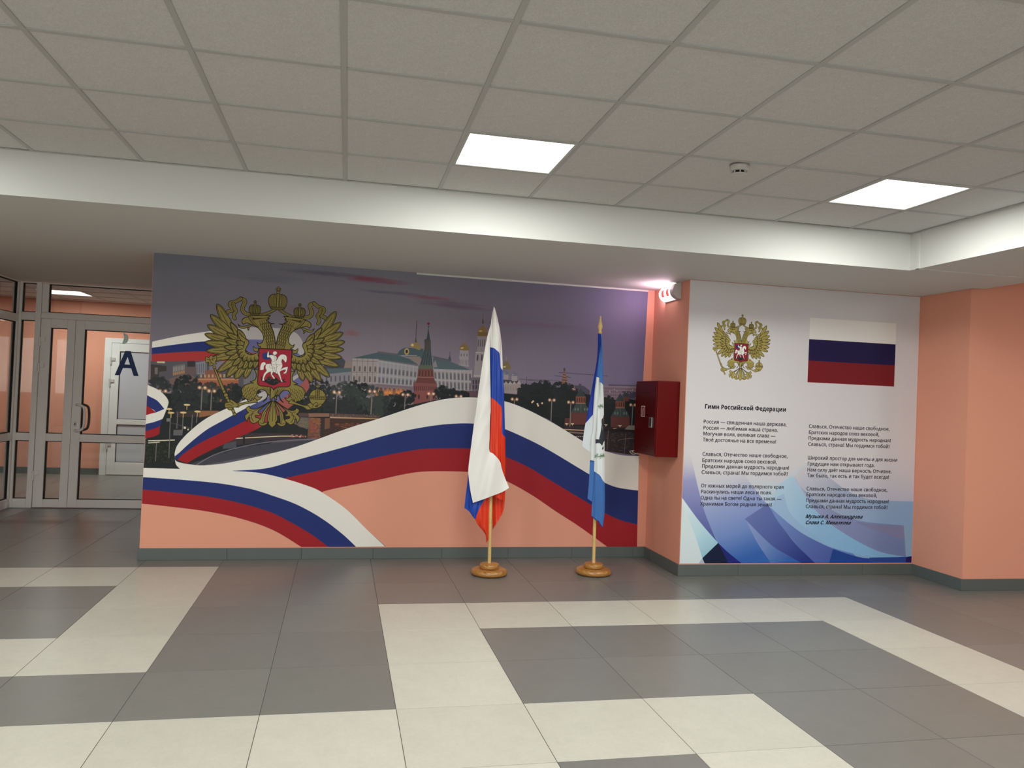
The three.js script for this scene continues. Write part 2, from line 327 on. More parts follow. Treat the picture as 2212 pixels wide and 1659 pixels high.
  { const q = c8([572, 1050], [525, 1200], [488, 1370], [515, 1425]), e = c8([515, 1425], [508, 1462]), y = l(800, 1632)[1], m = (p) => p.map(([x, h]) => [-x, h]).reverse(); fillPath(g, [q, e, [e[1], [0, y]], [[0, y], [-e[1][0], e[1][1]]], m(e), m(q)], gold, ink, 7); }
  linePath(g, [[[0, l(800, 1350)[1]], [0, l(800, 1560)[1]]]], ink, 5); both(() => linePath(g, [c8([560, 1130], [535, 1260], [525, 1390])], ink, 3.5));
  // body behind the shield, then legs
  both(() => {
    fillPath(g, [L([845, 1330], [800, 1290], [760, 1270], [735, 1320]), L([735, 1320], [700, 1345]), L([700, 1345], [745, 1290], [738, 1245], [700, 1212], [655, 1215], [630, 1250], [650, 1290], [690, 1290]), L([690, 1290], [660, 1320], [610, 1330]), L([610, 1330], [580, 1300], [585, 1340]), L([585, 1340], [540, 1310], [545, 1335]), L([545, 1335], [505, 1295], [500, 1320]), L([500, 1320], [485, 1270], [445, 1283]), L([445, 1283], [478, 1255], [470, 1205], [500, 1165], [560, 1140], [600, 1140]), L([600, 1140], [560, 1125]), L([560, 1125], [615, 1100], [625, 1040], [600, 990]), L([600, 990], [660, 1000], [857, 1000])], gold, ink, 7);
    for (let k = 0; k < 26; k++) { const a = k % 7, b = Math.floor(k / 7), x = 500 + a * 24 + b * 8, y = 1180 + b * 32 + (a % 2) * 12; linePath(g, [L([x, y], [x - 14, y + 18], [x - 12, y + 34])], ink, 3.5); }
    for (let k = 0; k < 6; k++) linePath(g, [L([700 + k * 22, 1190], [740 + k * 14, 1240], [770 + k * 6, 1290])], ink, 3.5);
    linePath(g, [L([770, 1215], [798, 1300], [800, 1330])], ink, 5);
  });
  both((s) => {                                            // shanks and claws
    fillPath(g, [L([640, 1335], [610, 1300], [590, 1320], [470, 1350], [400, 1335], [350, 1310]), L([350, 1310], [345, 1350], [400, 1390], [440, 1395]), L([440, 1395], [480, 1370], [600, 1350], [640, 1352])], gold, ink, 6);
    if (s < 0) return;
  });
  // wings
  both(() => {
    const P = [[[203, 283], [390, 640], 66], [[135, 398], [400, 660], 62], [[104, 508], [410, 690], 60], [[76, 603], [420, 720], 56], [[80, 690], [430, 750], 54], [[95, 782], [440, 780], 54], [[120, 880], [450, 810], 54], [[215, 1010], [470, 830], 56], [[308, 1068], [500, 850], 56], [[402, 1092], [540, 860], 58], [[503, 1088], [570, 870], 58]];
    for (const k of [0, 1, 2, 3, 4, 5, 6, 10, 9, 8, 7]) feather(...P[k]);
    for (const f of [[[345, 482], [480, 690], 44], [[308, 595], [490, 710], 44], [[282, 662], [490, 735], 44], [[280, 745], [490, 765], 44], [[290, 818], [500, 790], 44], [[325, 880], [520, 800], 44], [[368, 948], [540, 815], 44], [[425, 980], [565, 825], 44], [[482, 990], [590, 835], 44], [[545, 985], [612, 840], 44], [[605, 985], [640, 845], 44]]) feather(...f);
    fillPath(g, [L([424, 556], [470, 640], [530, 670], [542, 705], [520, 750], [505, 790], [530, 822], [575, 832], [640, 810]), L([640, 810], [648, 905]), L([648, 905], [560, 905], [480, 880], [430, 830], [415, 770], [430, 690], [418, 620], [424, 556])], gold, ink, 6);
    for (const f of [[[424, 556], [500, 690], 46], [[405, 690], [490, 720], 36], [[402, 748], [485, 755], 36], [[418, 812], [490, 785], 36], [[438, 862], [505, 808], 36], [[480, 905], [530, 830], 36], [[535, 915], [560, 840], 36], [[585, 912], [595, 845], 36], [[628, 905], [630, 845], 34]]) feather(...f);
    fillPath(g, [L([480, 650], [530, 672], [542, 705], [520, 750], [505, 790], [530, 822], [575, 832], [640, 810]), L([640, 810], [640, 850]), L([640, 850], [560, 862], [500, 835], [478, 790], [490, 740], [505, 700], [480, 650])], gold, null);
    linePath(g, [L([440, 600], [500, 655], [535, 680], [542, 705], [520, 750], [505, 790], [530, 822], [575, 832], [640, 810])], ink, 6);
    fillPath(g, [L([590, 740], [588, 765], [605, 795], [640, 800]), L([640, 800], [650, 760]), L([650, 760], [615, 762], [590, 740])], gold, ink, 6);
  });
  // necks and heads
  both(() => {
    fillPath(g, [c7([1060, 800], [1300, 792], [1502, 795]), c7([1502, 795], [1440, 850]), c7([1440, 850], [1478, 862], [1420, 890]), c7([1420, 890], [1480, 955], [1582, 968]), c7([1582, 968], [1500, 990], [1550, 1100], [1595, 1260], [1612, 1400]), [[0, c7([1612, 1500])[0][1]]], c7([1290, 1490], [1300, 1450]), c7([1300, 1450], [1250, 1430], [1225, 1360]), c7([1225, 1360], [1270, 1390], [1330, 1360], [1358, 1290], [1350, 1210], [1310, 1130], [1240, 1052]), c7([1240, 1052], [1150, 1010], [1060, 965], [1000, 948], [935, 978]), c7([935, 978], [905, 930], [915, 880], [960, 840], [1035, 822], [1060, 800])], gold, ink, 7);
    for (let k = 0; k < 46; k++) { const q = k / 46, row = Math.floor(k / 5), a = k % 5, x = 1265 + row * 34 - row * row * 1.2 + a * 44 - row * 6 + (row % 2) * 16, y = 900 + row * 62 - a * 8; if (x > 1590 || y > 1440) continue; linePath(g, [c7([x, y], [x + 26, y + 55], [x + 20, y + 115])], ink, 3.6); linePath(g, [c7([x + 20, y + 115], [x + 36, y + 70])], ink, 3); }
    linePath(g, [c7([1040, 818], [1080, 900], [1150, 980], [1245, 1045])], ink, 6); linePath(g, [c7([1075, 800], [1110, 880], [1190, 970], [1260, 1030])], ink, 4);
    fillPath(g, [c7([1120, 835], [1180, 850], [1330, 850]), c7([1330, 850], [1200, 875], [1140, 880], [1120, 835])], goldDark, ink, 4);
    const [e] = c7([1150, 858]); g.fillStyle = ink; g.beginPath(); g.arc(e[0], e[1], 7, 0, 7); g.fill();
    const [n] = c7([978, 912]); g.beginPath(); g.arc(n[0], n[1], 4, 0, 7); g.fill();
    linePath(g, [c7([1160, 850], [1300, 855], [1450, 845])], ink, 4);
    fillPath(g, [c7([830, 970], [870, 1010], [960, 1015], [1080, 985], [1130, 985]), c7([1130, 985], [1080, 1020], [1060, 1050], [1048, 1108]), c7([1048, 1108], [1022, 1075], [1045, 1030]), c7([1045, 1030], [960, 1062], [890, 1058], [845, 1020], [830, 970])], gold, ink, 6);
  });
  // crowns
  const cr0 = l(853, 340); crown(0, cr0[1], 205, 165);
  both(() => { const [q] = c7([1170, 772]); crown(q[0], q[1], 128, 104); });
  // shield
  const sh = [L([648, 764], [1003, 776]).map(([x, y]) => [x, y])];
  const yT = sh[0][0][1], yB = l(640, 1160)[1], hw = 178;
  g.beginPath(); g.moveTo(-hw, yT); g.lineTo(hw, yT); g.lineTo(hw, yB - 30); g.quadraticCurveTo(hw, yB + 8, hw - 44, yB + 10); g.lineTo(70, yB + 12); g.quadraticCurveTo(15, yB + 14, 0, yB + 50); g.quadraticCurveTo(-15, yB + 14, -70, yB + 12); g.lineTo(-hw + 44, yB + 10); g.quadraticCurveTo(-hw, yB + 8, -hw, yB - 30); g.closePath();
  g.fillStyle = redFill; g.fill(); g.strokeStyle = ink; g.lineWidth = 8; g.stroke();
  // the horseman over the serpent
  fillPath(g, [c8([560, 205], [480, 178], [405, 190], [388, 235], [415, 295], [500, 302], [550, 285])], blueFill);
  fillPath(g, [c8([375, 600], [400, 670], [470, 660], [490, 620], [540, 620], [560, 660], [620, 650], [640, 630], [700, 690], [800, 655]), c8([800, 655], [770, 690], [815, 715], [720, 710], [660, 740], [600, 765], [520, 745], [455, 705], [385, 680], [375, 600])], '#2d2c2c', '#151414', 3);
  linePath(g, [c8([480, 660], [500, 630], [540, 640], [530, 675], [480, 680])], '#6f6d6a', 4); linePath(g, [c8([600, 720], [640, 690], [700, 730])], '#6f6d6a', 3);
  const horse = [c8([452, 400], [475, 380], [550, 375], [620, 350], [670, 270], [725, 218], [790, 222], [828, 265], [822, 345], [798, 362]), c8([798, 362], [775, 322], [745, 300]), c8([745, 300], [735, 350], [752, 405], [745, 450], [725, 485]), c8([725, 485], [770, 455], [840, 440], [846, 470], [818, 552], [768, 562]), c8([768, 562], [770, 545], [795, 532], [805, 490], [738, 507], [705, 525]), c8([705, 525], [725, 620], [740, 675], [764, 704], [725, 706]), c8([725, 706], [715, 660], [668, 565], [625, 540], [585, 530]), c8([585, 530], [570, 570], [618, 640], [600, 655]), c8([600, 655], [548, 580], [540, 520]), c8([540, 520], [470, 555], [432, 620], [425, 655], [432, 682], [390, 680]), c8([390, 680], [398, 640], [420, 560], [465, 500], [445, 450], [452, 400])];
  fillPath(g, horse, white, '#3a3733', 2.5);
  fillPath(g, [c8([460, 385], [430, 350], [385, 360], [360, 410], [352, 482]), c8([352, 482], [380, 490], [415, 480]), c8([415, 480], [420, 420], [445, 395], [460, 385])], white);
  fillPath(g, [c8([490, 150], [512, 172], [508, 222], [560, 222], [625, 240], [650, 275], [640, 310], [635, 375], [650, 430], [640, 500], [668, 548], [632, 548], [600, 440], [545, 400], [555, 320], [530, 272], [478, 262], [474, 215], [490, 150])], white, '#3a3733', 2.5);
  const [hd] = c8([615, 192]); g.fillStyle = white; g.beginPath(); g.ellipse(hd[0], hd[1], 24, 22, 0, 0, 7); g.fill(); g.strokeStyle = '#3a3733'; g.lineWidth = 2.5; g.stroke();
  linePath(g, [c8([640, 200], [635, 215])], ink, 4);
  linePath(g, [c8([490, 125], [540, 330], [605, 600])], '#5b5750', 3);
  for (const q of [[[550, 375], [600, 400], [640, 400]], [[530, 400], [525, 450], [600, 460], [670, 430]], [[740, 395], [690, 405], [640, 385]], [[770, 260], [790, 275], [775, 300]], [[670, 280], [640, 320], [560, 350]], [[595, 235], [620, 280], [600, 320]]]) linePath(g, [c8(...q)], '#6d6860', 2.5);
  // sceptre in the left claw, orb in the right
  const rod = (a, b, w0, w1) => { const [p, q] = L(a, b), n = Math.hypot(q[0] - p[0], q[1] - p[1]), nx = -(q[1] - p[1]) / n, ny = (q[0] - p[0]) / n; fillPath(g, [[[p[0] + nx * w0, p[1] + ny * w0], [q[0] + nx * w1, q[1] + ny * w1]], [[q[0] - nx * w1, q[1] - ny * w1], [p[0] - nx * w0, p[1] - ny * w0]]], gold, ink, 6); };
  rod([180, 965], [285, 1225], 9, 16); rod([285, 1220], [395, 1460], 17, 13);
  for (const [x, y, r] of [[180, 960, 16], [285, 1222, 17], [305, 1262, 22], [316, 1290, 17], [398, 1468, 17]]) { const q = l(x, y); g.fillStyle = gold; g.beginPath(); g.arc(q[0], q[1], r, 0, 7); g.fill(); g.strokeStyle = ink; g.lineWidth = 5; g.stroke(); }
  fillPath(g, [L([85, 880], [92, 845], [120, 855], [145, 830], [170, 850], [195, 835], [205, 870], [190, 905], [205, 925], [170, 925], [160, 940], [120, 940], [122, 905], [95, 910], [85, 880])], gold, ink, 5);
  for (const q of [[[100, 870], [140, 880], [190, 860]], [[125, 860], [140, 900], [165, 920]], [[160, 855], [165, 890]], [[130, 930], [150, 905]]]) linePath(g, [L(...q)], ink, 4);
  fillPath(g, [L([400, 1335], [350, 1305], [345, 1335], [300, 1345], [290, 1370], [300, 1395], [325, 1405], [335, 1420], [375, 1420], [380, 1395], [420, 1390], [440, 1370], [400, 1335])], gold, ink, 6);
  for (const q of [[[310, 1370], [345, 1365], [370, 1380]], [[320, 1395], [350, 1390], [375, 1400]], [[345, 1335], [370, 1345], [385, 1365]]]) linePath(g, [L(...q)], ink, 5);
  fillPath(g, [L([1180, 1385], [1230, 1435], [1290, 1425], [1345, 1400]), L([1345, 1400], [1260, 1370], [1210, 1370])], gold, ink, 6);
  const [ox, oy] = l(1295, 1315); g.fillStyle = gold; g.strokeStyle = ink; g.lineWidth = 7; g.beginPath(); g.arc(ox, oy, 93, 0, 7); g.fill(); g.stroke();
  g.lineWidth = 5; g.fillStyle = gold;
  g.beginPath(); g.rect(ox - 20, oy - 96, 40, 90); g.fill(); g.stroke(); g.beginPath(); g.rect(ox - 98, oy - 16, 196, 34); g.fill(); g.stroke();
  g.fillStyle = ink; for (let k = -4; k <= 4; k++) { g.beginPath(); g.arc(ox + k * 21, oy + 1, 6, 0, 7); g.stroke(); } for (let k = 0; k < 4; k++) { g.beginPath(); g.arc(ox, oy - 30 - k * 20, 6, 0, 7); g.stroke(); }
  g.fillStyle = gold; g.beginPath(); g.moveTo(ox - 8, oy - 98); g.lineTo(ox - 5, oy - 118); g.lineTo(ox - 24, oy - 112); g.lineTo(ox - 24, oy - 136); g.lineTo(ox - 5, oy - 130); g.lineTo(ox - 9, oy - 150); g.lineTo(ox + 9, oy - 150); g.lineTo(ox + 5, oy - 130); g.lineTo(ox + 24, oy - 136); g.lineTo(ox + 24, oy - 112); g.lineTo(ox + 5, oy - 118); g.lineTo(ox + 8, oy - 98); g.closePath(); g.fill(); g.lineWidth = 4; g.stroke();
  fillPath(g, [L([1240, 1420], [1255, 1385], [1285, 1370], [1300, 1390], [1270, 1410], [1290, 1415], [1325, 1385], [1345, 1395], [1330, 1415], [1290, 1430], [1240, 1436])], gold, ink, 5);
}

// ------------------------------------------------------------------ the mural
{
  const W = 2048, H = 1148, x0 = -1.6, x1 = 2.735, y0 = 0.085, y1 = 2.515, k = 0.1 / 4.4;
  const [c, g] = canvas(W, H);
  const wallPoint = (u, v) => { const d = dirOf(u, v), t = (-6.885 - k * 1.6) / (d.z + k * d.x); return [d.x * t, EYE + d.y * t]; };
  const P = (u, v) => { const [x, y] = wallPoint(u, v); return [(x - x0) / (x1 - x0) * W, (y1 - y) / (y1 - y0) * H]; };
  const A = (...q) => q.map(([x, y]) => P(300 + x / 5.53, 700 + y / 5.53));
  const B = (...q) => q.map(([x, y]) => P(740 + x / 7.373, 680 + y / 7.373));
  const C = (...q) => q.map(([x, y]) => P(1080 + x / 6.9125, 780 + y / 6.9125));
  const D = (...q) => q.map(([x, y]) => P(600 + x / 7.373, 830 + y / 7.373));
  const Q = (...q) => q.map(([u, v]) => P(u, v));
  const WH = '#f1eee6', BL = '#2a3775', RD = '#a3262e', FW = '#bdb7b8', FB = '#6d6d9d', FR = '#a85d58';
  // evening sky of the printed photograph
  const sky = g.createLinearGradient(0, 0, 0, H * 0.55); for (const [s, q] of [[0, '#83838f'], [0.25, '#86818c'], [0.6, '#8d828e'], [0.85, '#938791'], [1, '#998e94']]) sky.addColorStop(s, q);
  g.fillStyle = sky; g.fillRect(0, 0, W, H);
  const tint = g.createLinearGradient(0, 0, W, 0); tint.addColorStop(0, rgb(90, 98, 112, 0.25)); tint.addColorStop(0.45, rgb(100, 92, 112, 0)); tint.addColorStop(1, rgb(98, 92, 140, 0.55)); g.fillStyle = tint; g.fillRect(0, 0, W, H);  // violet towards the right edge: glow of the exit sign put into the colour
  const wisp = (u, v, w, h, col, a) => { const [x, y] = P(u, v); g.save(); g.translate(x, y); g.rotate(0.03); for (let i = 0; i < 26; i++) { g.fillStyle = col; g.globalAlpha = a * R(0.2, 1) / 7; g.beginPath(); g.ellipse(R(-w, w) * 0.6, R(-h, h) * 0.6, w * R(0.2, 0.7), h * R(0.15, 0.6), 0, 0, 7); g.fill(); } g.restore(); g.globalAlpha = 1; };
  wisp(820, 605, 130, 16, '#8d3a50', 0.9); wisp(700, 590, 160, 12, '#56506a', 0.8); wisp(930, 643, 120, 10, '#8f4358', 0.9); wisp(990, 660, 180, 18, '#6a4d68', 0.7); wisp(840, 632, 160, 9, '#54496c', 0.8); wisp(760, 720, 40, 16, '#a0555c', 0.7); wisp(1150, 700, 220, 20, '#73567c', 0.4); wisp(560, 600, 200, 20, '#5d5d70', 0.5); wisp(650, 670, 120, 22, '#875a66', 0.5);
  // ---- skyline
  const poly = (pts, col) => { g.beginPath(); pts.forEach((q, i) => i ? g.lineTo(q[0], q[1]) : g.moveTo(q[0], q[1])); g.closePath(); g.fillStyle = col; g.fill(); };
  const quadAt = (q, s, t) => { const a = [q[0][0] + (q[1][0] - q[0][0]) * s, q[0][1] + (q[1][1] - q[0][1]) * s], b = [q[3][0] + (q[2][0] - q[3][0]) * s, q[3][1] + (q[2][1] - q[3][1]) * s]; return [a[0] + (b[0] - a[0]) * t, a[1] + (b[1] - a[1]) * t]; };
  const windows = (q, n, rows, w, col, arch = true) => { for (const [t0, t1] of rows) for (let i = 0; i < n; i++) { const s0 = (i + 0.5 - w / 2) / n, s1 = (i + 0.5 + w / 2) / n; poly([quadAt(q, s0, t0), quadAt(q, s1, t0), quadAt(q, s1, t1), quadAt(q, s0, t1)], col); if (arch) { const m = quadAt(q, (s0 + s1) / 2, t0 - (t1 - t0) * 0.25); poly([quadAt(q, s0 - 0.01, t0 - 0.01), m, quadAt(q, s1 + 0.01, t0 - 0.01)], col); } } };
  const lines = (q, n, ts, col, w) => { g.strokeStyle = col; g.lineWidth = w; for (let i = 0; i <= n; i++) { const a = quadAt(q, i / n, 0), b = quadAt(q, i / n, 1); g.beginPath(); g.moveTo(...a); g.lineTo(...b); g.stroke(); } for (const t of ts) { const a = quadAt(q, 0, t), b = quadAt(q, 1, t); g.beginPath(); g.moveTo(...a); g.lineTo(...b); g.stroke(); } };
  // far left: dark houses, tower base
  poly(A([140, 440], [840, 440], [840, 560], [1450, 430], [1450, 800], [140, 800]), '#5d5a62');
  poly(A([145, 480], [330, 500], [330, 560], [240, 570], [240, 680], [140, 690]), '#453f3e'); poly(A([190, 520], [225, 520], [225, 600], [190, 600]), '#7a7673'); poly(A([215, 446], [310, 446], [310, 468], [215, 465]), '#d8cba8');
  const hb = A([405, 500], [550, 470], [550, 590], [405, 620]); poly(hb, '#75706f'); windows(hb, 8, [[0.15, 0.6]], 0.5, '#a09a98', false); windows(hb, 6, [[0.68, 0.95]], 0.7, '#b98a57', false);
  poly(A([580, 430], [670, 430], [670, 510], [580, 510]), '#3c3b40'); poly(A([550, 510], [690, 510], [700, 590], [545, 640]), '#6d5c5d');
  const gb = A([680, 460], [810, 440], [810, 600], [690, 600]); poly(gb, '#8b8a94'); windows(gb, 5, [[0.15, 0.9]], 0.4, '#6b6a76', false);
  poly(A([790, 555], [950, 540], [1000, 640], [790, 660]), '#8f5f50'); const rb = A([690, 650], [1190, 650], [1190, 980], [720, 900]); poly(rb, '#a9694f'); poly(A([690, 650], [1190, 650], [1190, 672], [690, 672]), '#c08a66'); for (const [x, y] of [[825, 725], [905, 730]]) { const [q] = A([x, y]); g.fillStyle = '#5c3b30'; g.beginPath(); g.ellipse(q[0], q[1], 9, 11, 0, 0, 7); g.fill(); } windows(A([720, 600], [1180, 590], [1180, 640], [720, 645]), 10, [[0.1, 0.9]], 0.5, '#c49a78', false);
  poly(A([350, 660], [550, 590], [700, 640], [700, 760], [400, 760]), '#7a625e');
  const colonn = A([1250, 560], [1420, 540], [1420, 700], [1250, 720]); poly(colonn, '#85828d'); windows(colonn, 9, [[0.05, 0.95]], 0.4, '#6a6772', false);
  poly(A([1830, 540], [2050, 540], [2050, 720], [1830, 720]), '#7b7880');
  // palace wings
  poly(B([-300, 950], [140, 900], [140, 1090], [-300, 1090]), '#8d8a92'); windows(B([-290, 960], [135, 930], [135, 1085], [-290, 1085]), 6, [[0.3, 0.85]], 0.34, '#615f68');
  poly(B([-300, 860], [140, 845], [140, 905], [-300, 950]), '#59696f'); poly(B([30, 740], [150, 740], [145, 845], [25, 845]), '#97827a'); poly(B([-300, 780], [-120, 700], [0, 690], [45, 740], [20, 850], [-300, 860]), '#4d4d58');
  const pf = B([150, 690], [570, 700], [555, 1100], [140, 1090]); poly(pf, '#a79c9c'); lines(pf, 5, [0.11, 0.56], '#857873', 2.2); windows(pf, 5, [[0.34, 0.52], [0.74, 0.94]], 0.36, '#6b615e');
  const ps = B([570, 700], [1195, 805], [1175, 1140], [550, 1100]); poly(ps, '#9c999f'); windows(ps, 10, [[0.36, 0.56], [0.76, 0.95]], 0.5, '#6a6870'); lines(ps, 10, [0.1, 0.64], '#b7b3b6', 1.6);
  poly(B([570, 690], [1200, 790], [1200, 815], [570, 720]), '#6f6d70');
  poly(B([150, 690], [560, 600], [860, 640], [1060, 700], [1200, 790], [570, 705]), '#4f6066');
  poly(B([560, 580], [870, 620], [860, 650], [560, 605]), '#6a6268');
  poly(B([860, 640], [900, 580], [950, 540], [1000, 525], [1290, 540], [1290, 700], [1190, 690]), '#4e5f66'); poly(B([1040, 665], [1240, 665], [1240, 760], [1190, 770]), '#8f8076');
  const [dc] = B([1165, 500]); g.fillStyle = '#97815a'; g.beginPath(); g.ellipse(dc[0], dc[1] + 4, 22, 19, 0, Math.PI, 7); g.fill(); g.fillStyle = '#e6c98a'; g.beginPath(); g.ellipse(dc[0] - 14, dc[1] - 4, 6, 6, 0, 0, 7); g.fill();
  linePath(g, [B([1165, 440], [1168, 370], [1182, 90])], '#4a4450', 2.2); poly(B([1150, 440], [1185, 440], [1172, 365], [1160, 365]), '#63553f');
  { const [q] = B([1022, 585]); g.fillStyle = '#c5a46a'; g.beginPath(); g.ellipse(q[0], q[1], 10, 14, 0, 0, 7); g.fill(); g.fillStyle = '#33302c'; g.beginPath(); g.ellipse(q[0], q[1], 5, 8, 0, 0, 7); g.fill(); linePath(g, [B([940, 650], [1185, 652])], '#a6a3a2', 3); }
  const pr = B([1440, 850], [2060, 880], [2060, 1215], [1460, 1180]); poly(pr, '#a29c9f'); windows(pr, 10, [[0.24, 0.5], [0.68, 0.96]], 0.5, '#6c6970'); lines(pr, 10, [0.1, 0.56], '#bab5b6', 1.6);
  poly(B([1440, 690], [1510, 680], [1730, 750], [2040, 880], [1450, 860]), '#55666c'); poly(B([1420, 650], [1720, 715], [1720, 750], [1480, 720]), '#5e5f68'); poly(B([1440, 790], [1480, 720], [1510, 830], [1450, 840]), '#8c898c');
  poly(B([370, 1110], [560, 1100], [1120, 1150], [1110, 1330], [370, 1290]), '#7d7079'); for (let i = 0; i < 10; i++) { const [q] = B([400 + i * 70, 1200 + i * 5]); g.fillStyle = '#5a4c55'; g.beginPath(); g.ellipse(q[0], q[1], 7, 16, 0, 0, 7); g.fill(); g.strokeStyle = '#96858a'; g.lineWidth = 2; g.beginPath(); g.ellipse(q[0], q[1], 9, 19, 0, Math.PI, 6.3); g.stroke(); }
  for (const x of [560, 690, 760, 880, 940]) { const [q] = B([x, 1240]); const gg = g.createRadialGradient(q[0], q[1], 1, q[0], q[1], 22); gg.addColorStop(0, rgb(255, 170, 90, 0.9)); gg.addColorStop(1, rgb(220, 110, 60, 0)); g.fillStyle = gg; g.fillRect(q[0] - 22, q[1] - 22, 44, 44); }
  poly(B([1480, 1190], [2170, 1215], [2170, 1330], [1480, 1300]), '#6d5560');
  // bell towers and domes
  const dome = (cx, cy, r, h, col, hi) => { g.fillStyle = col; g.beginPath(); g.moveTo(cx - r, cy); g.bezierCurveTo(cx - r * 1.15, cy - h * 0.45, cx - r * 0.3, cy - h * 0.6, cx, cy - h); g.bezierCurveTo(cx + r * 0.3, cy - h * 0.6, cx + r * 1.15, cy - h * 0.45, cx + r, cy); g.quadraticCurveTo(cx, cy + r * 0.25, cx - r, cy); g.fill(); g.fillStyle = hi; g.globalAlpha = 0.8; g.beginPath(); g.ellipse(cx - r * 0.45, cy - h * 0.22, r * 0.35, h * 0.1, -0.2, 0, 7); g.fill(); g.globalAlpha = 1; };
  poly(B([1870, 560], [2005, 565], [2010, 830], [1850, 800]), '#a49da2'); windows(B([1850, 690], [2012, 700], [2010, 815], [1850, 800]), 7, [[0.15, 0.9]], 0.3, '#75707a', false); windows(B([1870, 600], [2005, 605], [2005, 690], [1865, 690]), 3, [[0.2, 0.7]], 0.25, '#64606a', false);
  { const [q] = B([1937, 560]); dome(q[0], q[1], 21, 34, '#8d744a', '#e2c48b'); linePath(g, [B([1945, 470], [1948, 340])], '#8d8078', 2.5); }
  poly(B([2120, 600], [2330, 600], [2330, 1000], [2090, 1000]), '#a59ba0'); poly(B([2150, 330], [2310, 330], [2310, 610], [2140, 610]), '#9a9196'); windows(B([2150, 380], [2310, 380], [2310, 520], [2140, 520]), 5, [[0.1, 0.9]], 0.4, '#6a6068', false); windows(B([2120, 640], [2320, 640], [2320, 740], [2110, 740]), 3, [[0.1, 0.9]], 0.35, '#544c54'); poly(B([2120, 590], [2330, 600], [2330, 620], [2115, 610]), '#c0b6b6'); poly(B([2090, 960], [2330, 960], [2330, 990], [2085, 985]), '#c0b6b6');
  { const [q] = B([2230, 290]); dome(q[0], q[1], 20, 36, '#8d744a', '#d9b87c'); poly(B([2150, 280], [2310, 280], [2305, 340], [2155, 340]), '#7f6843'); linePath(g, [B([2235, 130], [2238, -20])], '#70655e', 2.5); poly(B([2220, 140], [2250, 140], [2240, 60], [2232, 60]), '#5b4f44'); }
  poly(B([2040, 1000], [2330, 1000], [2330, 1220], [2060, 1210]), '#77707a'); windows(B([2060, 1020], [2330, 1020], [2330, 1200], [2060, 1200]), 6, [[0.15, 0.45], [0.6, 0.9]], 0.5, '#4e4750');
  // river-side corner tower
  poly(B([1365, 205], [1395, 400], [1410, 560], [1320, 560], [1300, 400], [1340, 380]), '#3f4b50'); poly(B([1310, 400], [1405, 400], [1405, 570], [1300, 570]), '#54504c');
  poly(B([1300, 560], [1405, 560], [1440, 860], [1215, 860]), '#445056'); for (let i = 0; i < 9; i++) linePath(g, [B([1320 + i * 9, 570], [1235 + i * 24, 850])], i % 2 ? '#5f6a69' : '#353f44', 2); poly(B([1215, 800], [1440, 800], [1440, 870], [1210, 870]), '#5d6657');
  poly(B([1205, 865], [1445, 865], [1455, 1000], [1190, 1000]), '#7c4a45'); windows(B([1210, 880], [1445, 880], [1450, 990], [1195, 990]), 5, [[0.2, 0.9]], 0.35, '#4c302f'); linePath(g, [B([1190, 990], [1455, 1000])], '#a0726a', 3);
  poly(B([1190, 1000], [1455, 1005], [1490, 1100], [1160, 1085]), '#6f4240'); poly(B([1125, 1080], [1505, 1100], [1500, 1220], [1130, 1220]), '#845150'); windows(B([1125, 1130], [1505, 1140], [1500, 1210], [1130, 1215]), 12, [[0.05, 0.9]], 0.4, '#5a3635', false); linePath(g, [B([1128, 1245], [1490, 1255])], '#b58d86', 4);
  poly(B([1130, 1220], [1500, 1220], [1480, 1400], [1120, 1480]), '#89524f'); for (const x of [1215, 1350, 1455]) { const [q] = B([x, 1305]); g.fillStyle = '#4b2f30'; g.beginPath(); g.ellipse(q[0], q[1], 4, 10, 0, 0, 7); g.fill(); }
  linePath(g, [B([1367, 210], [1368, 175])], '#3b3438', 3);
  { const [q] = B([1368, 143]); g.fillStyle = '#8f1d30'; g.beginPath(); for (let i = 0; i < 10; i++) { const r = i % 2 ? 3.4 : 8.6, a = -Math.PI / 2 + i * Math.PI / 5; g.lineTo(q[0] + r * Math.cos(a), q[1] + r * Math.sin(a)); } g.closePath(); g.fill(); }
  { const [q] = B([1705, 690]); poly(B([1680, 720], [1735, 740], [1710, 630]), '#4d5560'); linePath(g, [B([1710, 640], [1712, 590])], '#4d5560', 2); }
  // cathedral, cranes, distant church and slab block on the right
  poly(C([-40, 290], [300, 300], [325, 490], [60, 480], [-40, 480]), '#a49896'); for (let i = 0; i < 4; i++) poly(C([50 + i * 66, 345], [83 + i * 66, 295], [116 + i * 66, 345]), '#c0b3ad'); poly(C([40, 280], [270, 290], [300, 345], [116, 335], [60, 330]), '#4d4a50'); for (let i = 0; i < 4; i++) poly(C([60 + i * 62, 340], [92 + i * 62, 300], [124 + i * 62, 345]), '#b7aaa6'); windows(C([60, 360], [300, 365], [300, 480], [60, 470]), 6, [[0.2, 0.7]], 0.12, '#6f686a', false); poly(C([250, 510], [375, 520], [370, 600], [245, 580]), '#a3968f');
  const smallDome = (x, y, r, col) => { const [q] = C([x, y]); poly(C([x - r, y], [x + r, y], [x + r, y + r * 2], [x - r, y + r * 2]), '#a39ba0'); dome(q[0], q[1], r * 0.34, r * 0.42, col, '#aab0b8'); };
  smallDome(85, 195, 40, '#707786'); smallDome(215, 215, 42, '#707786'); { const [q] = C([95, 110]); dome(q[0], q[1] + 2, 19, 40, '#82714f', '#e0cda0'); } linePath(g, [C([95, 0], [96, -70])], '#a09488', 2.5);
  g.strokeStyle = '#565364';
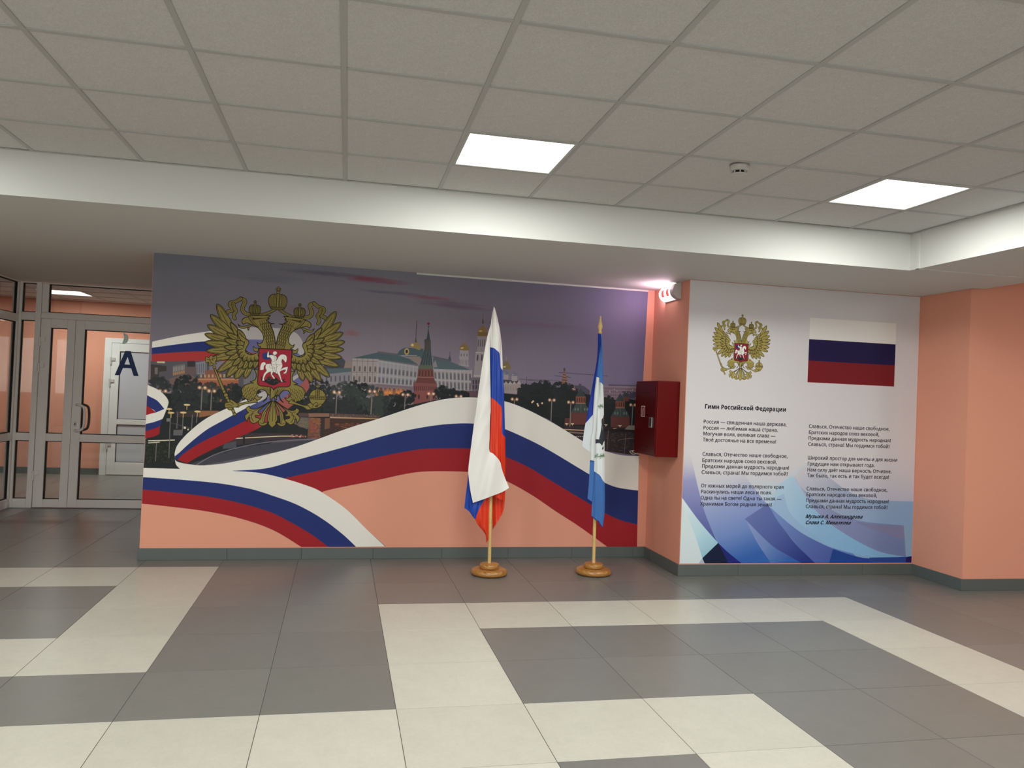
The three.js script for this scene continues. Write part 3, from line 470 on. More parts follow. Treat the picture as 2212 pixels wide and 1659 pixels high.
  for (const [a, b, w] of [[[290, 265], [610, 305], 3], [[420, 275], [870, 290], 2], [[395, 230], [400, 420], 3], [[440, 330], [560, 340], 2.4], [[880, 172], [1400, 205], 3.4], [[1300, 200], [1610, 225], 3], [[810, 215], [950, 235], 3], [[980, 225], [1060, 250], 3.4]]) linePath(g, [C(a, b)], '#5a5669', w);
  poly(C([960, 120], [995, 250], [1020, 400], [890, 400], [920, 300], [945, 180]), '#7c5a52'); for (let i = 0; i < 8; i++) linePath(g, [C([950 - i * 3, 160 + i * 20], [970 + i * 6, 170 + i * 20])], i % 2 ? '#a98572' : '#5c4440', 2.4); { const [q] = C([962, 125]); g.fillStyle = '#5a4c40'; g.beginPath(); g.ellipse(q[0], q[1], 5, 7, 0, 0, 7); g.fill(); } windows(C([900, 330], [1010, 330], [1020, 400], [895, 400]), 3, [[0.1, 0.9]], 0.5, '#b59e90');
  poly(C([1020, 380], [1070, 360], [1250, 370], [1340, 440], [1340, 560], [1020, 560]), '#524d5c'); poly(C([1020, 330], [1055, 330], [1055, 400], [1020, 400]), '#524d5c'); poly(C([1175, 340], [1215, 340], [1215, 400], [1175, 400]), '#524d5c'); poly(C([1045, 455], [1105, 375], [1150, 455]), '#b98f88');
  const slab = C([1545, 365], [2120, 380], [2120, 600], [1545, 560]); poly(slab, '#8e7a86'); windows(slab, 40, [[0.12, 0.3], [0.36, 0.54], [0.6, 0.78], [0.84, 0.98]], 0.45, '#5a5060', false); poly(C([1620, 345], [2120, 360], [2120, 380], [1620, 370]), '#5a5668'); poly(C([1820, 450], [2120, 460], [2120, 560], [1830, 555]), '#4d4a60'); for (let i = 0; i < 16; i++) { const [q] = C([R(1560, 2100), R(400, 540)]); g.fillStyle = '#f0d2a4'; g.fillRect(q[0], q[1], 3, 3); }
  // trees along the embankment
  const tree = (u, v, r, col, n = 60) => { for (let i = 0; i < n; i++) { const a = R(0, 6.283), d = Math.sqrt(rnd()) * r, [x, y] = P(u + d * Math.cos(a), v + d * Math.sin(a) * 0.85), s = R(3, 9); g.fillStyle = col; g.globalAlpha = R(0.6, 1); g.beginPath(); g.ellipse(x, y, s, s * R(0.6, 1), R(0, 3), 0, 7); g.fill(); } g.globalAlpha = 1; };
  const T1 = '#33373a', T2 = '#2b2e31', T3 = '#3e4442', T4 = '#262a2c';
  poly(Q([326, 850], [420, 850], [480, 870], [700, 862], [860, 880], [960, 860], [960, 900], [820, 930], [600, 1010], [310, 1015]), T2);
  for (const [u, v, r, q] of [[345, 835, 24, T1], [405, 838, 32, T2], [410, 860, 40, T1], [455, 850, 26, T3], [480, 865, 30, T2], [500, 850, 24, T1], [520, 860, 30, T2], [560, 868, 30, T2], [680, 850, 40, T2], [690, 862, 34, T1], [770, 845, 26, T4], [745, 855, 34, T3], [760, 878, 26, T1], [800, 860, 30, T3], [815, 878, 26, T3], [850, 872, 26, T1], [880, 858, 16, T4], [865, 880, 26, T4], [740, 885, 30, T1], [955, 850, 18, T4], [975, 855, 18, T4], [1000, 858, 14, T4]]) tree(u, v, r, q, r * 5);
  poly(C([60, 480], [250, 500], [300, 400], [400, 360], [560, 345], [700, 350], [770, 410], [900, 390], [1030, 430], [1140, 460], [1320, 500], [1540, 540], [1730, 580], [1900, 560], [2120, 600], [2120, 1420], [1560, 1340], [1230, 1190], [700, 860], [60, 610]), T4);
  for (const [x, y, r, q] of [[600, 420, 22, T2], [700, 400, 18, T4], [900, 440, 22, T4], [500, 460, 22, T2], [380, 450, 16, T2], [1000, 500, 24, T4], [800, 560, 28, T2], [1150, 560, 20, T4], [1600, 640, 20, T2], [1650, 760, 24, T4], [600, 560, 26, T4], [900, 700, 26, T2]]) { tree(1080 + x / 6.9125, 780 + y / 6.9125, r, q, r * 5); }
  // embankment wall, road, towers
  poly(D([330, 455], [830, 460], [1650, 500], [1600, 560], [830, 520], [330, 515]), '#5c4a47'); poly(D([490, 465], [820, 465], [820, 515], [495, 520]), '#96705e'); poly(D([830, 515], [1600, 545], [1590, 560], [830, 540]), '#c69c78');
  poly(D([280, 520], [500, 530], [490, 690], [470, 720], [230, 620]), '#6d625a'); const br = D([500, 530], [690, 540], [680, 870], [470, 870]); poly(br, '#7d5a48'); poly(D([680, 540], [750, 540], [740, 850], [670, 870]), '#42373a'); poly(D([750, 540], [830, 540], [830, 700], [745, 720]), '#7a5746'); poly(D([830, 545], [1590, 560], [1200, 700], [860, 810], [720, 850], [740, 720], [830, 700]), '#4a3734');
  for (let r = 0; r < 13; r++) for (let i = 0; i < 6; i++) { const s = (i + (r % 2) * 0.5) / 6.3, t = r / 13; const a = quadAt(br, s + 0.015, t + 0.015), b = quadAt(br, Math.min(s + 0.14, 1), t + 0.065); g.fillStyle = rgb(Math.round(R(120, 205) - r * 4), Math.round(R(84, 125) - r * 3), Math.round(R(58, 84)), 1); g.fillRect(a[0], a[1], b[0] - a[0], b[1] - a[1]); }
  for (let i = 0; i < 130; i++) { const s = rnd(), [q] = D([R(300, 480), R(540, 680)]); g.fillStyle = rgb(130, 118, 100, R(0.2, 0.6)); g.fillRect(q[0], q[1], R(4, 12), 2); const [p] = D([R(870, 1350), R(610, 700)]); g.fillStyle = rgb(160, 95, 60, R(0.15, 0.5)); g.fillRect(p[0], p[1], R(4, 12), 2.5); }
  poly(A([720, 1035], [955, 1035], [955, 1075], [720, 1115]), '#9a6b4c'); poly(A([440, 1035], [720, 1035], [720, 1110], [440, 1110]), '#453e3e');
  poly(D([0, 900], [460, 870], [700, 870], [480, 920], [230, 1020], [0, 1080], [-700, 1290], [-1200, 1300]), '#63606a'); poly(D([0, 930], [460, 890], [600, 885], [230, 1010], [0, 1070], [-1200, 1290], [-1450, 1290], [-1000, 1130], [-500, 990]), '#494852'); linePath(g, [D([600, 870], [0, 905], [-500, 980], [-1000, 1120], [-1300, 1290])], '#7c7983', 4);
  poly(D([-700, 780], [0, 780], [460, 800], [460, 870], [0, 890], [-900, 1000]), '#453b40'); linePath(g, [D([-800, 870], [0, 828], [260, 828])], '#f0dcb4', 3.5); linePath(g, [D([260, 832], [450, 830])], '#c46a50', 3); for (let i = 0; i < 18; i++) { const [q] = D([R(200, 450), R(800, 840)]); g.fillStyle = i % 2 ? '#e9c7a2' : '#a83e34'; g.fillRect(q[0], q[1], R(3, 9), 2.5); }
  poly(D([0, 640], [230, 630], [470, 740], [460, 800], [0, 780]), '#2f3130'); poly(A([1020, 1430], [1160, 1400], [1165, 1480], [1000, 1490]), '#54565f'); poly(A([1370, 1375], [1500, 1365], [1500, 1410], [1365, 1415]), '#3b3a40'); linePath(g, [A([1255, 1330], [1255, 1430])], '#2b2a2c', 7);
  // left bottom: roadside clutter
  poly(A([80, 1370], [420, 1350], [440, 1500], [400, 1655], [70, 1655]), '#292d29'); for (let i = 0; i < 200; i++) { const [q] = A([R(80, 420), R(1380, 1650)]); g.fillStyle = rgb(70, 78, 64, R(0.2, 0.7)); g.fillRect(q[0], q[1], R(2, 6), R(2, 5)); }
  linePath(g, [A([110, 1395], [430, 1385])], '#e8dfc8', 4); linePath(g, [A([110, 1420], [250, 1410])], '#d6cdb8', 4); for (const [x, y0_, y1_] of [[380, 1070, 1300], [530, 1070, 1300], [700, 1045, 1180], [465, 1050, 1250], [640, 1080, 1280], [370, 1300, 1600], [210, 1420, 1640]]) linePath(g, [A([x, y0_], [x - 12, y1_])], '#7b7670', 3); poly(A([330, 1125], [372, 1125], [370, 1165], [330, 1165]), '#7e8480'); poly(A([535, 1222], [562, 1222], [562, 1252], [535, 1252]), '#f3ead2'); poly(A([580, 1250], [598, 1250], [596, 1270], [578, 1270]), '#e8dcc0'); poly(A([415, 1265], [520, 1262], [520, 1330], [410, 1330]), '#6b6a6d'); linePath(g, [A([380, 1180], [650, 1250])], '#5f5c5c', 2);
  // small towers on the right
  const tower = (x, y, s) => { poly(C([x - 75 * s, y], [x + 75 * s, y], [x, y - 130 * s]), '#3d4648'); poly(C([x - 75 * s, y], [x + 75 * s, y], [x + 70 * s, y + 100 * s], [x - 70 * s, y + 100 * s]), '#8a5544'); windows(C([x - 70 * s, y], [x + 70 * s, y], [x + 70 * s, y + 100 * s], [x - 70 * s, y + 100 * s]), 4, [[0.25, 0.85]], 0.45, '#47302b'); linePath(g, [C([x - 75 * s, y + 103 * s], [x + 75 * s, y + 105 * s])], '#a98c80', 3); poly(C([x - 70 * s, y + 106 * s], [x + 70 * s, y + 108 * s], [x + 150 * s, y + 245 * s], [x - 150 * s, y + 240 * s]), '#434d4c'); linePath(g, [C([x, y + 108 * s], [x + 4, y + 240 * s])], '#657069', 2); for (const q of [-80, -40, 60, 100]) { const [p] = C([x + q * s, y + 190 * s]); g.fillStyle = '#6d7672'; g.beginPath(); g.ellipse(p[0], p[1], 4, 7, 0, 0, 7); g.fill(); } poly(C([x - 150 * s, y + 240 * s], [x + 150 * s, y + 245 * s], [x + 150 * s, y + 420 * s], [x - 150 * s, y + 420 * s]), '#6a403d'); };
  tower(1205, 530, 1); tower(1795, 600, 0.95); poly(C([1870, 450], [1840, 530], [1930, 530]), '#3d4648'); poly(C([1840, 530], [1930, 530], [1925, 600], [1840, 600]), '#6d463f');
  poly(C([970, 850], [1060, 850], [1060, 960], [960, 960]), '#5f3c39'); poly(C([940, 960], [2110, 1000], [2110, 1420], [1560, 1340], [1230, 1190]), '#3a3236');
  linePath(g, [C([950, 1020], [1260, 1035])], '#c9a583', 5); linePath(g, [C([1030, 1060], [1260, 1080])], '#8d7868', 6); for (let i = 0; i < 5; i++) { const [q] = C([1100 + i * 30, 1122]); g.fillStyle = '#d8cbb4'; g.fillRect(q[0], q[1], 5, 3); }
  poly(C([1560, 1010], [2050, 1020], [2040, 1060], [1560, 1050]), '#2b2728'); poly(C([1860, 1020], [1920, 960], [2010, 960], [2020, 1030]), '#8d8580'); for (let i = 0; i < 160; i++) { const [q] = C([R(1570, 2030), R(1070, 1340)]); g.fillStyle = i % 3 ? rgb(100, 90, 88, 0.4) : rgb(170, 140, 110, 0.4); g.fillRect(q[0], q[1], R(3, 12), 1.6); }
  linePath(g, [C([1620, 1030], [1600, 1330])], '#6d6462', 3); linePath(g, [C([1880, 1080], [1855, 1390])], '#6d6462', 3); linePath(g, [C([1760, 1200], [1800, 1170], [2000, 1150])], '#8a6f60', 2.4); linePath(g, [C([2010, 1330], [1940, 1350], [1990, 1390], [2090, 1370])], '#e8e0d2', 3); linePath(g, [C([2000, 1345], [1975, 1360], [2080, 1400])], '#d8d0c2', 2.5); linePath(g, [C([1690, 1010], [1740, 1000])], '#f0b080', 3);
  // street lamps of the printed photograph
  const lamp = (pt, post, warm = true) => { const [a] = pt, [b] = post; linePath(g, [[[(a[0]), a[1]], b]], '#8a7f78', 4); for (const s of [-1, 1]) { const x = a[0] + s * 10, y = a[1]; const gg = g.createRadialGradient(x, y, 1, x, y, 10); gg.addColorStop(0, rgb(255, 244, 226, 1)); gg.addColorStop(0.3, rgb(255, 205, 160, 0.85)); gg.addColorStop(1, rgb(220, 130, 95, 0)); g.fillStyle = gg; g.fillRect(x - 10, y - 10, 20, 20); } };
  lamp(B([472, 1220]), B([450, 1590])); lamp(B([1000, 1272]), B([985, 1500])); lamp(B([1410, 1258]), B([1405, 1380])); lamp(B([1848, 1300]), B([1845, 1330])); lamp(D([940, 128]), D([925, 465])); lamp(C([775, 582]), C([760, 900])); lamp(C([1058, 615]), C([1045, 980])); lamp(C([218, 570]), C([215, 640])); lamp(C([1985, 655]), C([1965, 990])); lamp(A([757, 760]), A([742, 1025])); lamp(A([870, 800]), A([858, 1030])); lamp(A([285, 800]), A([285, 830]));
  for (const [x, y] of [[385, 1060], [530, 1058], [575, 965], [360, 1015], [700, 1045]]) { const [q] = A([x, y]); g.fillStyle = '#e8c98a'; g.beginPath(); g.ellipse(q[0], q[1], 12, 4, 0, 0, 7); g.fill(); linePath(g, [A([x, y + 5], [x - 2, y + 60])], '#c9a86a', 3); }
  for (const [x, y] of [[480, 615], [495, 600], [570, 665], [630, 630], [560, 640]]) { const [q] = C([x, y]); g.fillStyle = '#f6d9ac'; g.beginPath(); g.ellipse(q[0], q[1], 4, 4, 0, 0, 7); g.fill(); }
  for (const [x, y] of [[995, 930], [1080, 930], [1580, 945], [1790, 958]]) { const [q] = C([x, y]); g.fillStyle = '#ecd7b0'; g.fillRect(q[0] - 7, q[1], 15, 3.5); g.fillRect(q[0] - 1, q[1], 3, 9); }
  for (let i = 0; i < 70; i++) { const [q] = D([R(830, 1600), R(470, 520)]); g.fillStyle = rgb(180, 150, 140, R(0.2, 0.7)); g.fillRect(q[0], q[1], 2.5, 2.5); }

  // ---- ribbons
  // upper ribbon, fading behind the emblem
  const edge = [[329, 738], [390, 725], [450, 716], [517, 708], [571, 707], [616, 711], [640, 720], [652, 735], [657, 752]];
  const wb = [[328, 751.5], [390, 743], [450, 737], [535, 733.5], [575, 735], [610, 743], [634, 755], [650, 769]], br_ = [[328, 765], [390, 760.6], [450, 759], [535, 761], [580, 764], [620, 775]], rl = [[328, 780.5], [390, 780], [450, 779.6], [535, 782], [590, 790]];
  const fade = (a, b) => { const p = P(455, 750), q = P(535, 750), gr = g.createLinearGradient(p[0], 0, q[0], 0); gr.addColorStop(0, a); gr.addColorStop(1, b); return gr; };
  fillPath(g, [Q(...edge), Q([657, 752], [657, 762], [650, 769]), Q(...wb.slice().reverse())], fade(WH, FW));
  fillPath(g, [Q(...wb), Q(...br_.slice().reverse())], fade(BL, FB));
  fillPath(g, [Q(...br_), Q(...rl.slice().reverse())], fade('#b23a3a', FR));
  // the fold that runs back down to the loop
  const fold = (a, b) => { const p = P(650, 820), q = P(520, 890), gr = g.createLinearGradient(p[0], p[1], q[0], q[1]); gr.addColorStop(0, a); gr.addColorStop(0.55, a); gr.addColorStop(1, b); return gr; };
  const e1 = [[655, 790], [644.5, 806.7], [600, 832], [538.7, 859], [491.7, 881], [444.7, 904.3], [408.5, 933], [385, 958.6], [377.7, 976.7], [377.4, 985.7]], e2 = [[657, 800], [643.6, 815.7], [576.7, 859], [533, 881], [481, 909], [444.7, 929.7], [408.5, 958.6], [386.8, 978.5], [377.4, 985.7]], e3 = [[663, 805], [655, 825], [607.4, 862.7], [535, 906], [481, 933], [435.6, 955], [401, 976.7], [383, 993]], e4 = [[662, 815], [667, 839], [634.5, 873.6], [566, 920.6], [517, 944], [462.7, 969.4], [426.6, 987.5], [404, 1001]];
  const rev = (p) => p.slice().reverse();
  fillPath(g, [Q(...e1), Q(...rev(e2))], fold(FW, WH)); fillPath(g, [Q(...e2), Q(...rev(e3))], fold(FB, BL)); fillPath(g, [Q(...e3), Q(...rev(e4))], fold(FR, RD));
  // curl at the left edge
  fillPath(g, [Q([318, 831], [340, 841], [356, 854], [363.7, 866], [362.4, 877], [354, 899], [351, 905]), Q([351, 905], [337, 911], [310, 917])], WH);
  fillPath(g, [Q([310, 849], [322.6, 856.4], [340, 866], [355, 883.5]), Q([355, 883.5], [337, 891]), Q([337, 891], [330, 884], [310, 876])], BL); fillPath(g, [Q([310, 876], [321.7, 879], [337, 891]), Q([337, 891], [321, 895], [308, 899])], RD);
  fillPath(g, [Q([308, 918], [335, 911], [351, 905]), Q([351, 905], [346, 919]), Q([346, 919], [335, 925], [308, 933])], BL); fillPath(g, [Q([308, 933], [335, 925], [346, 919]), Q([346, 919], [344.3, 937]), Q([344.3, 937], [332, 943], [305, 948])], RD);
  // main wave
  const w0 = [[378, 986], [381, 996], [403, 1002], [437, 1005], [489, 1000], [575, 982], [644, 963.5], [749, 926], [817, 904.6], [900, 877], [950, 864], [990, 859], [1032, 859], [1091, 867], [1143, 886.5], [1192, 912.5], [1228, 933.7], [1273, 961], [1306, 974], [1345, 983.5], [1392, 985]];
  const w1 = [[501, 1017], [575, 1011.6], [647, 992], [746.6, 965], [850, 936], [935.5, 919.6], [987, 915], [1021, 915], [1055, 917], [1091, 927], [1143, 950], [1192, 976], [1272, 1024], [1307, 1043], [1338.5, 1054], [1390, 1061]];
  const w2 = [[600, 1036], [712, 1011.6], [815, 987.6], [884, 974], [935.5, 968.7], [1018, 968.7], [1055, 974], [1091, 986], [1143, 1010], [1192, 1039.5], [1273, 1088], [1312.5, 1111], [1348, 1126], [1390, 1135]];
  const w3 = [[690, 1068], [720, 1056], [815, 1037], [880, 1023], [929, 1018], [1008, 1019], [1050, 1024], [1094, 1039], [1150, 1070], [1200, 1104], [1254, 1139], [1320, 1188]];
  const s0 = [[305, 1010.6], [389, 1012.7], [450, 1014], [501, 1017], [557, 1021], [609, 1032], [661, 1048], [695, 1063], [747, 1099], [798, 1149], [842, 1190]];
  const s1 = [[305, 1030.5], [386, 1036], [472, 1044], [540, 1056], [592, 1072], [643, 1091], [695, 1120], [740, 1154], [778, 1190]], s2 = [[305, 1057], [403, 1067], [489, 1080], [575, 1103], [626, 1127], [678, 1158], [720, 1190]], s3 = [[300, 1087], [437, 1103], [523, 1121], [592, 1146], [650, 1182], [662, 1190]];
  fillPath(g, [Q(...w2), Q([1390, 1190], [1320, 1190]), Q(...rev(w3))], RD);
  fillPath(g, [Q(...w1), Q(...rev(w2)), Q([560, 1024])], BL);
  fillPath(g, [Q(...w0), Q(...rev(w1)), Q([501, 1020], [440, 1020], [389, 1013]), Q([389, 1013], [380, 1003], [377.5, 985])], WH);
  fillPath(g, [Q(...s0), Q(...rev(s1))], WH); fillPath(g, [Q(...s1), Q(...rev(s2))], BL); fillPath(g, [Q(...s2), Q(...rev(s3))], RD);
  // ---- the emblem
  { const a = P(430 + 855 / 5.027, 600 + 90 / 5.027), b = P(430 + 800 / 5.027, 600 + 1632 / 5.027), lw = P(430 + 76 / 5.027, 600 + 603 / 5.027), rw = P(430 + 1558 / 5.027, 600 + 692 / 5.027);
    const sy = (b[1] - a[1]) / 1542, sx = (rw[0] - lw[0]) / 1484; g.save(); g.translate((a[0] + b[0]) / 2, a[1] - 90 * sy); g.scale(sx, sy); drawEmblem(g, '#918347', '#6c6032', '#231d10', '#f2efe8', '#a92f3f', '#2c437f'); g.restore(); }
  // the vinyl is cut along the lower edge of the ribbons; bare wall shows below
  const out = [], add = (...q) => q.forEach(([u, v]) => out.push(wallPoint(u, v)));
  add([337.5, 549]); out.push([2.733, SOFFIT - 0.001]); add([1380, 985], [1376, 1181]);
  const smooth = (q, n) => new THREE.SplineCurve(q.map(([u, v]) => new THREE.Vector2(u, v))).getPoints(n).map((p) => [p.x, p.y]);
  add(...rev(smooth([[695, 1063], [720, 1056], [815, 1037], [880, 1023], [929, 1018], [1008, 1019], [1050, 1024], [1094, 1039], [1150, 1070], [1200, 1104], [1254, 1139], [1312, 1181]], 60)));
  add(...smooth([[695, 1063], [747, 1099], [798, 1149], [834, 1180]], 14).slice(1)); add([768, 1181], [651, 1181.5]);
  add(...smooth([[651, 1181.5], [592, 1146], [523, 1121], [437, 1103], [310, 1088]], 24).slice(1));
  out[0] = [-1.598, SOFFIT - 0.001]; out[out.length - 1][0] = -1.598;
  const geo = new THREE.ExtrudeGeometry(new THREE.Shape(out.map(([x, y]) => new THREE.Vector2(x, y))), { depth: 0.0015, bevelEnabled: false });
  const p = geo.attributes.position, uv = geo.attributes.uv; for (let i = 0; i < p.count; i++) uv.setXY(i, (p.getX(i) - x0) / (x1 - x0), (p.getY(i) - y0) / (y1 - y0));
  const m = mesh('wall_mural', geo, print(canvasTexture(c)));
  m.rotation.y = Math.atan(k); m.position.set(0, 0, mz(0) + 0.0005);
  tag(m, 'printed mural of a palace skyline, striped ribbon and golden two-headed eagle on the peach wall', 'mural');
}

// ------------------------------------------------------------------ the anthem poster
{
  const z = -6.21, x0 = 2.805, x1 = 5.043, y0 = 0.106, y1 = 2.508, W = 1900, H = Math.round(W * (y1 - y0) / (x1 - x0));
  const [c, g] = canvas(W, H);
  const P = (u, v) => { const p = onZ(u, v, z); return [(p.x - x0) / (x1 - x0) * W, (y1 - p.y) / (y1 - y0) * H]; };
  const E = (...q) => q.map(([x, y]) => P(1470 + x / 4.254, 940 + y / 4.254));
  const Q = (...q) => q.map(([u, v]) => P(u, v));
  const grad = (u0, v0, u1, v1, stops) => { const a = P(u0, v0), b = P(u1, v1), gr = g.createLinearGradient(a[0], a[1], b[0], b[1]); for (const [s, col] of stops) gr.addColorStop(s, col); return gr; };
  g.fillStyle = '#dcd9dc'; g.fillRect(0, 0, W, H);
  g.fillStyle = grad(1500, 960, 1500, 1217, [[0, rgb(220, 217, 220, 0)], [0.25, rgb(205, 206, 222, 0.3)], [0.6, rgb(165, 180, 222, 0.6)], [1, rgb(80, 118, 194, 0.9)]]); g.fillRect(0, 0, W, H);
  const S = (runs, fill) => fillPath(g, runs, fill);
  const T0 = rgb(220, 217, 220, 0);
  // pale sweep on the right, lavender and cyan sweeps that melt into the white upper part
  S([E([1380, 400], [1550, 520], [1750, 590], [2160, 610]), E([2160, 610], [2160, 1200], [1700, 1200]), E([1700, 1200], [1200, 700], [1040, 380]), E([1040, 380], [1160, 270], [1240, 290])], grad(1730, 1010, 1850, 1190, [[0, rgb(200, 200, 212, 0.35)], [0.4, '#aab3cb'], [1, '#8fb0d8']]));
  S([E([-20, -80], [60, 120], [100, 210]), E([100, 210], [160, 480], [230, 730], [340, 990]), E([340, 990], [200, 830], [10, 570]), E([10, 570], [-20, 300])], grad(1485, 970, 1500, 1160, [[0, T0], [0.35, rgb(150, 152, 202, 0.85)], [1, '#5c67aa']]));
  S([E([100, 150], [300, 320], [590, 370]), E([590, 370], [700, 520], [800, 640]), E([800, 640], [600, 770]), E([600, 770], [700, 980], [830, 1175]), E([830, 1175], [560, 1175]), E([560, 1175], [430, 1080], [345, 990]), E([345, 990], [230, 730], [160, 480], [100, 150])], grad(1545, 1020, 1600, 1210, [[0, T0], [0.35, rgb(152, 166, 214, 0.85)], [0.7, '#7893d0'], [1, '#3a68b8']]));
  S([E([560, 300], [700, 380], [900, 440]), E([900, 440], [1160, 250]), E([1160, 250], [1040, 380]), E([1040, 380], [1100, 560], [1250, 700], [1400, 800]), E([1400, 800], [1100, 880], [820, 660]), E([820, 660], [700, 500], [560, 300])], grad(1640, 1012, 1700, 1130, [[0, rgb(218, 222, 226, 0)], [0.45, rgb(196, 216, 230, 0.85)], [1, '#9ac2e4']]));
  S([E([880, 470], [1020, 375]), E([1020, 375], [1100, 560], [1250, 700], [1400, 800]), E([1400, 800], [1150, 720], [950, 560], [880, 470])], rgb(168, 204, 230, 0.4));
  S([E([1040, 370], [1110, 480], [1300, 640], [1620, 780], [2050, 830]), E([2050, 830], [2070, 1120]), E([2070, 1120], [1800, 1060], [1500, 900], [1250, 700], [1040, 370])], grad(1720, 1030, 1950, 1180, [[0, '#adbcd8'], [0.4, '#8f97c0'], [1, '#7688b8']]));
  S([E([1600, 790], [1750, 860], [2060, 960]), E([2060, 960], [2050, 830]), E([2050, 830], [1800, 820], [1600, 790])], '#8588b0');
  S([E([820, 660], [1000, 840], [1300, 1000], [1700, 1110], [2070, 1120]), E([2070, 1120], [1800, 1060], [1500, 900], [1240, 700], [1040, 380]), E([1040, 380], [900, 470], [820, 660])], grad(1670, 1100, 1850, 1205, [[0, '#b6d3ea'], [0.5, '#94bee4'], [1, '#8abce6']]));
  S([E([950, 540], [1040, 760], [1400, 1040]), E([1400, 1040], [1150, 930], [820, 660]), E([820, 660], [900, 560])], rgb(150, 180, 220, 0.5));
  S([E([800, 630], [590, 770]), E([590, 770], [800, 990], [1120, 1180]), E([1120, 1180], [1240, 1180]), E([1240, 1180], [1040, 980], [880, 760], [800, 630])], grad(1640, 1090, 1740, 1215, [[0, '#6f7cba'], [0.5, '#5566aa'], [1, '#2b3a86']]));
  S([E([820, 660], [900, 800], [1080, 1020], [1240, 1180]), E([1240, 1180], [1360, 1180]), E([1360, 1180], [1400, 1045]), E([1400, 1045], [1100, 890], [820, 660])], grad(1680, 1110, 1790, 1215, [[0, '#7b96d0'], [0.6, '#5f74b8'], [1, '#5264ae']]));
  S([E([600, 780], [700, 980], [830, 1175]), E([830, 1175], [1120, 1178]), E([1120, 1178], [860, 1030], [600, 780])], grad(1620, 1130, 1700, 1215, [[0, '#93a3d4'], [0.5, '#7892cc'], [1, '#3d66b2']]));
  S([E([1400, 1045], [1700, 1130], [2070, 1118]), E([2070, 1118], [2130, 1100]), E([2130, 1100], [2130, 1185], [1360, 1185])], grad(1800, 1190, 1960, 1215, [[0, '#274a98'], [1, '#28409a']])); S([E([2070, 1118], [2130, 1105]), E([2130, 1185], [2070, 1185])], '#231d66'); S([E([1735, 1125], [2070, 1118]), E([2070, 1185], [1735, 1185])], '#2d4d9e');
  S([E([2050, 830], [2160, 815]), E([2160, 1105], [2070, 1120])], '#8fb0d2');
  S([E([10, 570], [180, 800], [345, 990]), E([345, 990], [200, 1130]), E([200, 1130], [120, 880], [10, 640])], grad(1480, 1080, 1540, 1190, [[0, '#e2eef2'], [0.6, '#c0e2ee'], [1, '#9fcde2']]));
  S([E([-30, 600], [10, 640], [120, 880], [200, 1130]), E([200, 1130], [160, 1185], [-30, 1185])], '#dbeaee');
  S([E([345, 990], [200, 1130]), E([200, 1130], [225, 1185], [445, 1185])], '#1b2340'); S([E([345, 990], [445, 1185]), E([445, 1185], [570, 1185]), E([570, 1185], [440, 1080], [345, 990])], '#262a7c'); S([E([200, 1130], [225, 1185]), E([225, 1185], [160, 1185])], '#b9c3d8');
  // flag
  const fl = (a, b) => { const q = [[1749.6, 686], [1936, 698.7], [1931, 835], [1744, 825.6]], lerp = (p, r, t) => [p[0] + (r[0] - p[0]) * t, p[1] + (r[1] - p[1]) * t]; return Q(lerp(q[0], q[3], a), lerp(q[1], q[2], a), lerp(q[1], q[2], b), lerp(q[0], q[3], b)).map((r) => [r]); };
  S(fl(0, 0.335), '#efece8'); S(fl(0.333, 0.666), '#241d4a'); S(fl(0.665, 1), '#7e2127');
  // emblem
  { const f = (x, y) => P(1500 + x / 8.295, 660 + y / 8.295), a = f(862, 150), b = f(818, 1345), lw = f(338, 545), rw = f(1350, 610), sy = (b[1] - a[1]) / 1542, sx = (rw[0] - lw[0]) / 1484; g.save(); g.translate((a[0] + b[0]) / 2, a[1] - 90 * sy); g.scale(sx, sy); drawEmblem(g, '#b3a45c', '#857642', '#241d10', '#f6f4f0', '#8c2633', '#28376e'); g.restore(); }
  // anthem
  const px = (x, y) => P(1460 + x / 2.593, 600 + y / 2.593);
  const write = (text, xa, ya, xb, yb, font, size) => { const a = px(xa, ya), b = px(xb, yb); g.save(); g.font = font.replace('SIZE', size + 'px'); g.fillStyle = '#15151d'; const w = g.measureText(text).width; g.translate(a[0], (a[1] + b[1]) / 2); if (font.includes('italic')) g.transform(1, 0, -0.2, 1, 0, 0); g.scale((b[0] - a[0]) / w, 1); g.fillText(text, 0, 0); g.strokeStyle = '#15151d'; g.lineWidth = 1.1; g.strokeText(text, 0, 0); g.restore(); };
  const N = 'SIZE sans-serif', Bd = 'bold SIZE sans-serif', k = 37;
  write('Гимн Российской Федерации', 160, 734, 618, 748, Bd, 45);
  const refrain = ['Славься, Отечество наше свободное,', 'Братских народов союз вековой,', 'Предками данная мудрость народная!', 'Славься, страна! Мы гордимся тобой!'];
